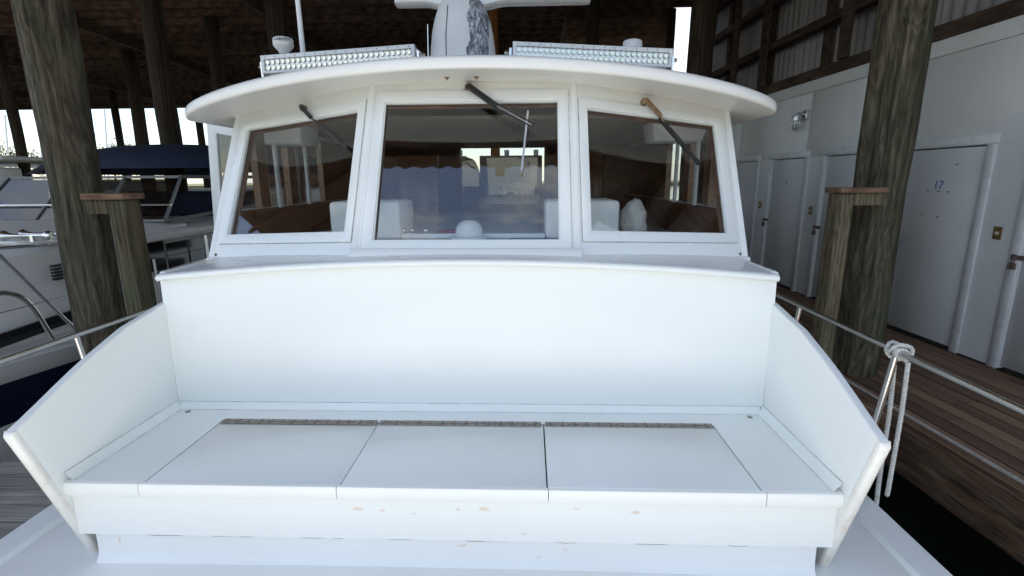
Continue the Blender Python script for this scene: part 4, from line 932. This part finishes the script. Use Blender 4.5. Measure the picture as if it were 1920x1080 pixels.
# rails of the neighbour
rl = MB(); P = [atX(0, 480, -4.25), atX(40, 540, -4.2), atX(165, 640, -4.15)]
MB().tube([Vector((-4.25, 2.6, -.62)), P[0], P[2]], .016, 8).build('deck_rail', 'aluminium', ny, smooth=50)
P = [(-4.3, 2.6, -.92), (-4.3, 3.6, -.88), (-4.28, 3.85, -.90), (-4.26, 3.98, -1.05), (-4.25, 4.10, -1.42)]
MB().tube(smooth_path(P, 5), .020, 8).build('bow_rail', 'steel', ny, smooth=50)
MB().tube([(-4.62, 3.2, -.60), (-4.64, 4.1, -.56), (-4.64, 4.75, -.60)], .014, 8).build('grab_rail', 'steel', ny, smooth=50)
MB().tube([(-4.2, 3.0, -1.02), (-4.2, 7.5, -.98)], .004, 5).build('life_line', 'steel', ny)
for y in (5.35, 6.9, 8.4): MB().tube([(-4.2, y, -1.46), (-4.2, y, -.85)], .013, 8).build('stanchion', 'steel', ny, smooth=50)
# trumpet horns
for n_, (pa, pb, Y) in enumerate((((20, 436), (78, 428), 4.55), ((36, 433), (95, 424), 4.75))):
    pass
hn = thing('air_horn', 'pair of chrome trumpet horns on the neighbouring yacht cabin top', 'horn', atZ(52, 436, -.47))
c0 = atZ(52, 436, -.47)
for dx, dy in ((0, 0), (.12, .14)):
    a = Vector((c0.x+.18+dx*.4, c0.y+.02+dy, -.50)); b = Vector((c0.x-.22+dx, c0.y-.02+dy, -.50))
    ax_ = (b-a).normalized()
    MB().lathe([(.035, -.03), (.045, 0), (.035, .03), (.014, .06), (.014, .26), (.022, .33), (.034, .37), (.052, .40), (.046, .402), (.01, .36)], a, 14, ax_).build('trumpet', 'steel', hn, smooth=50)
    MB().bar(a+ax_*.15+Vector((0, 0, -.06)), a+ax_*.15, .03, .03).build('bracket', 'steel', hn)

# ---------------------------------------------------------------- things farther off on the left
fy = thing('far_yacht', 'white flybridge boat far behind at the left picture edge', 'boat', (-17, 15, -3.0))
def fbox(name, a, b, mat, bev=.05): return MB().box(a, b).build(name, mat, fy, bevel=bev)
MB().prism([(-19.5, 11.5, -1.2), (-13.6, 11.5, -1.2), (-14, 11.7, -3.0), (-19, 11.7, -3.0)], (0, 12, 0)).build('hull', 'yacht_cream', fy)
fbox('cabin', (-19, 12.6, -1.2), (-13.9, 20, .05), 'yacht_grey'); fbox('hard_top', (-19.2, 12.4, .55), (-13.2, 19, .66), 'yacht_cream')
for x0_ in (-18.6, -17.3, -16.0, -14.9): fbox('window', (x0_, 12.57, -.65), (x0_+.95, 12.60, -.12), 'black_glass', 0)
for x0_ in (-18.9, -16.5, -14.2): fbox('support', (x0_, 12.7, .05), (x0_+.07, 12.77, .55), 'aluminium', 0)
fbox('helm_console', (-15.8, 13.2, .05), (-14.4, 14, .40), 'lamp_white')
fs = thing('far_cruiser', 'pale cruiser far off under the shed seen below the navy canopy', 'boat', (-9, 17, -3))
MB().prism([(-12, 15, -1.35), (-7, 15, -1.35), (-7.4, 15.2, -3), (-11.6, 15.2, -3)], (0, 9, 0)).build('hull', 'yacht_cream', fs)
MB().box((-11.6, 16, -1.35), (-7.4, 21, -.25)).build('cabin', 'yacht_grey', fs, bevel=.08)
for x0_ in (-11.3, -9.9, -8.6): MB().box((x0_, 15.97, -.85), (x0_+1.0, 15.99, -.40)).build('window', 'black_glass', fs)
for px, top, lab in ((192, 205, 'bare sailboat mast against the clouds right of the thick piling'), (70, 245, 'bare sailboat mast against the clouds left of the thick piling'), (5, 215, 'bare sailboat mast at the left picture edge')):
    Y = 46; a = atY(px, 300, Y); b = atY(px+4, top, Y)
    sb = thing('sailboat', lab, 'sailboat', (a.x, Y, -3), 'sailboats moored beyond the shed')
    MB().tube([(a.x, Y, -1.9), (b.x, Y, b.z)], .07, 8).build('mast', 'aluminium', sb); MB().tube([(a.x, Y, b.z-1), (a.x-2.4, Y+1, -1.9)], .02, 4).build('stay', 'steel', sb)
    MB().prism([(a.x-3.5, Y-1, -1.9), (a.x+2.5, Y-1, -1.9), (a.x+2.2, Y-.7, -3), (a.x-3.0, Y-.7, -3)], (0, 2, 0)).build('hull', 'yacht_cream', sb)
def tree(label, c, h, r):
    t = thing('shore_tree', label, 'tree', c, 'trees on the far shore')
    MB().tube([(c[0], c[1], c[2]), (c[0]+.2, c[1], c[2]+h*.35), (c[0], c[1], c[2]+h*.7)], [.35, .25, .12], 8).build('trunk', 'dark_post', t)
    m = MB()
    for i in range(2600):
        th, ph, q = random.uniform(0, 6.28), math.acos(random.uniform(-.6, 1)), random.uniform(.35, 1)**.5
        lump = 1+.25*math.sin(3*th+c[0])+.15*math.sin(7*ph)
        p = Vector((c[0]+math.cos(th)*math.sin(ph)*r*q*lump, c[1]+math.sin(th)*math.sin(ph)*r*q, c[2]+h*.6+math.cos(ph)*h*.42*q*lump))
        u = Vector((random.gauss(0, 1), random.gauss(0, 1), random.gauss(0, 1))).normalized(); v_ = u.orthogonal().normalized(); s_ = random.uniform(.14, .34)
        m.add([p+u*s_, p+v_*s_*.6, p-u*s_, p-v_*s_*.6], [(0, 1, 2, 3)])
    m.build('crown', 'leaf', t)
for px, top, Y, lab in ((232, 268, 150, 'round green tree on the far shore right of the thick piling'), (262, 276, 160, 'lower green tree on the far shore above the canopy'), (206, 279, 155, 'small green tree beside the thick piling on the far shore'), (10, 270, 150, 'green tree on the far shore at the left picture edge')):
    a = atY(px, top, Y); tree(lab, (a.x, Y, -2.4), (a.z+2.4), (a.z+2.4)*.55)
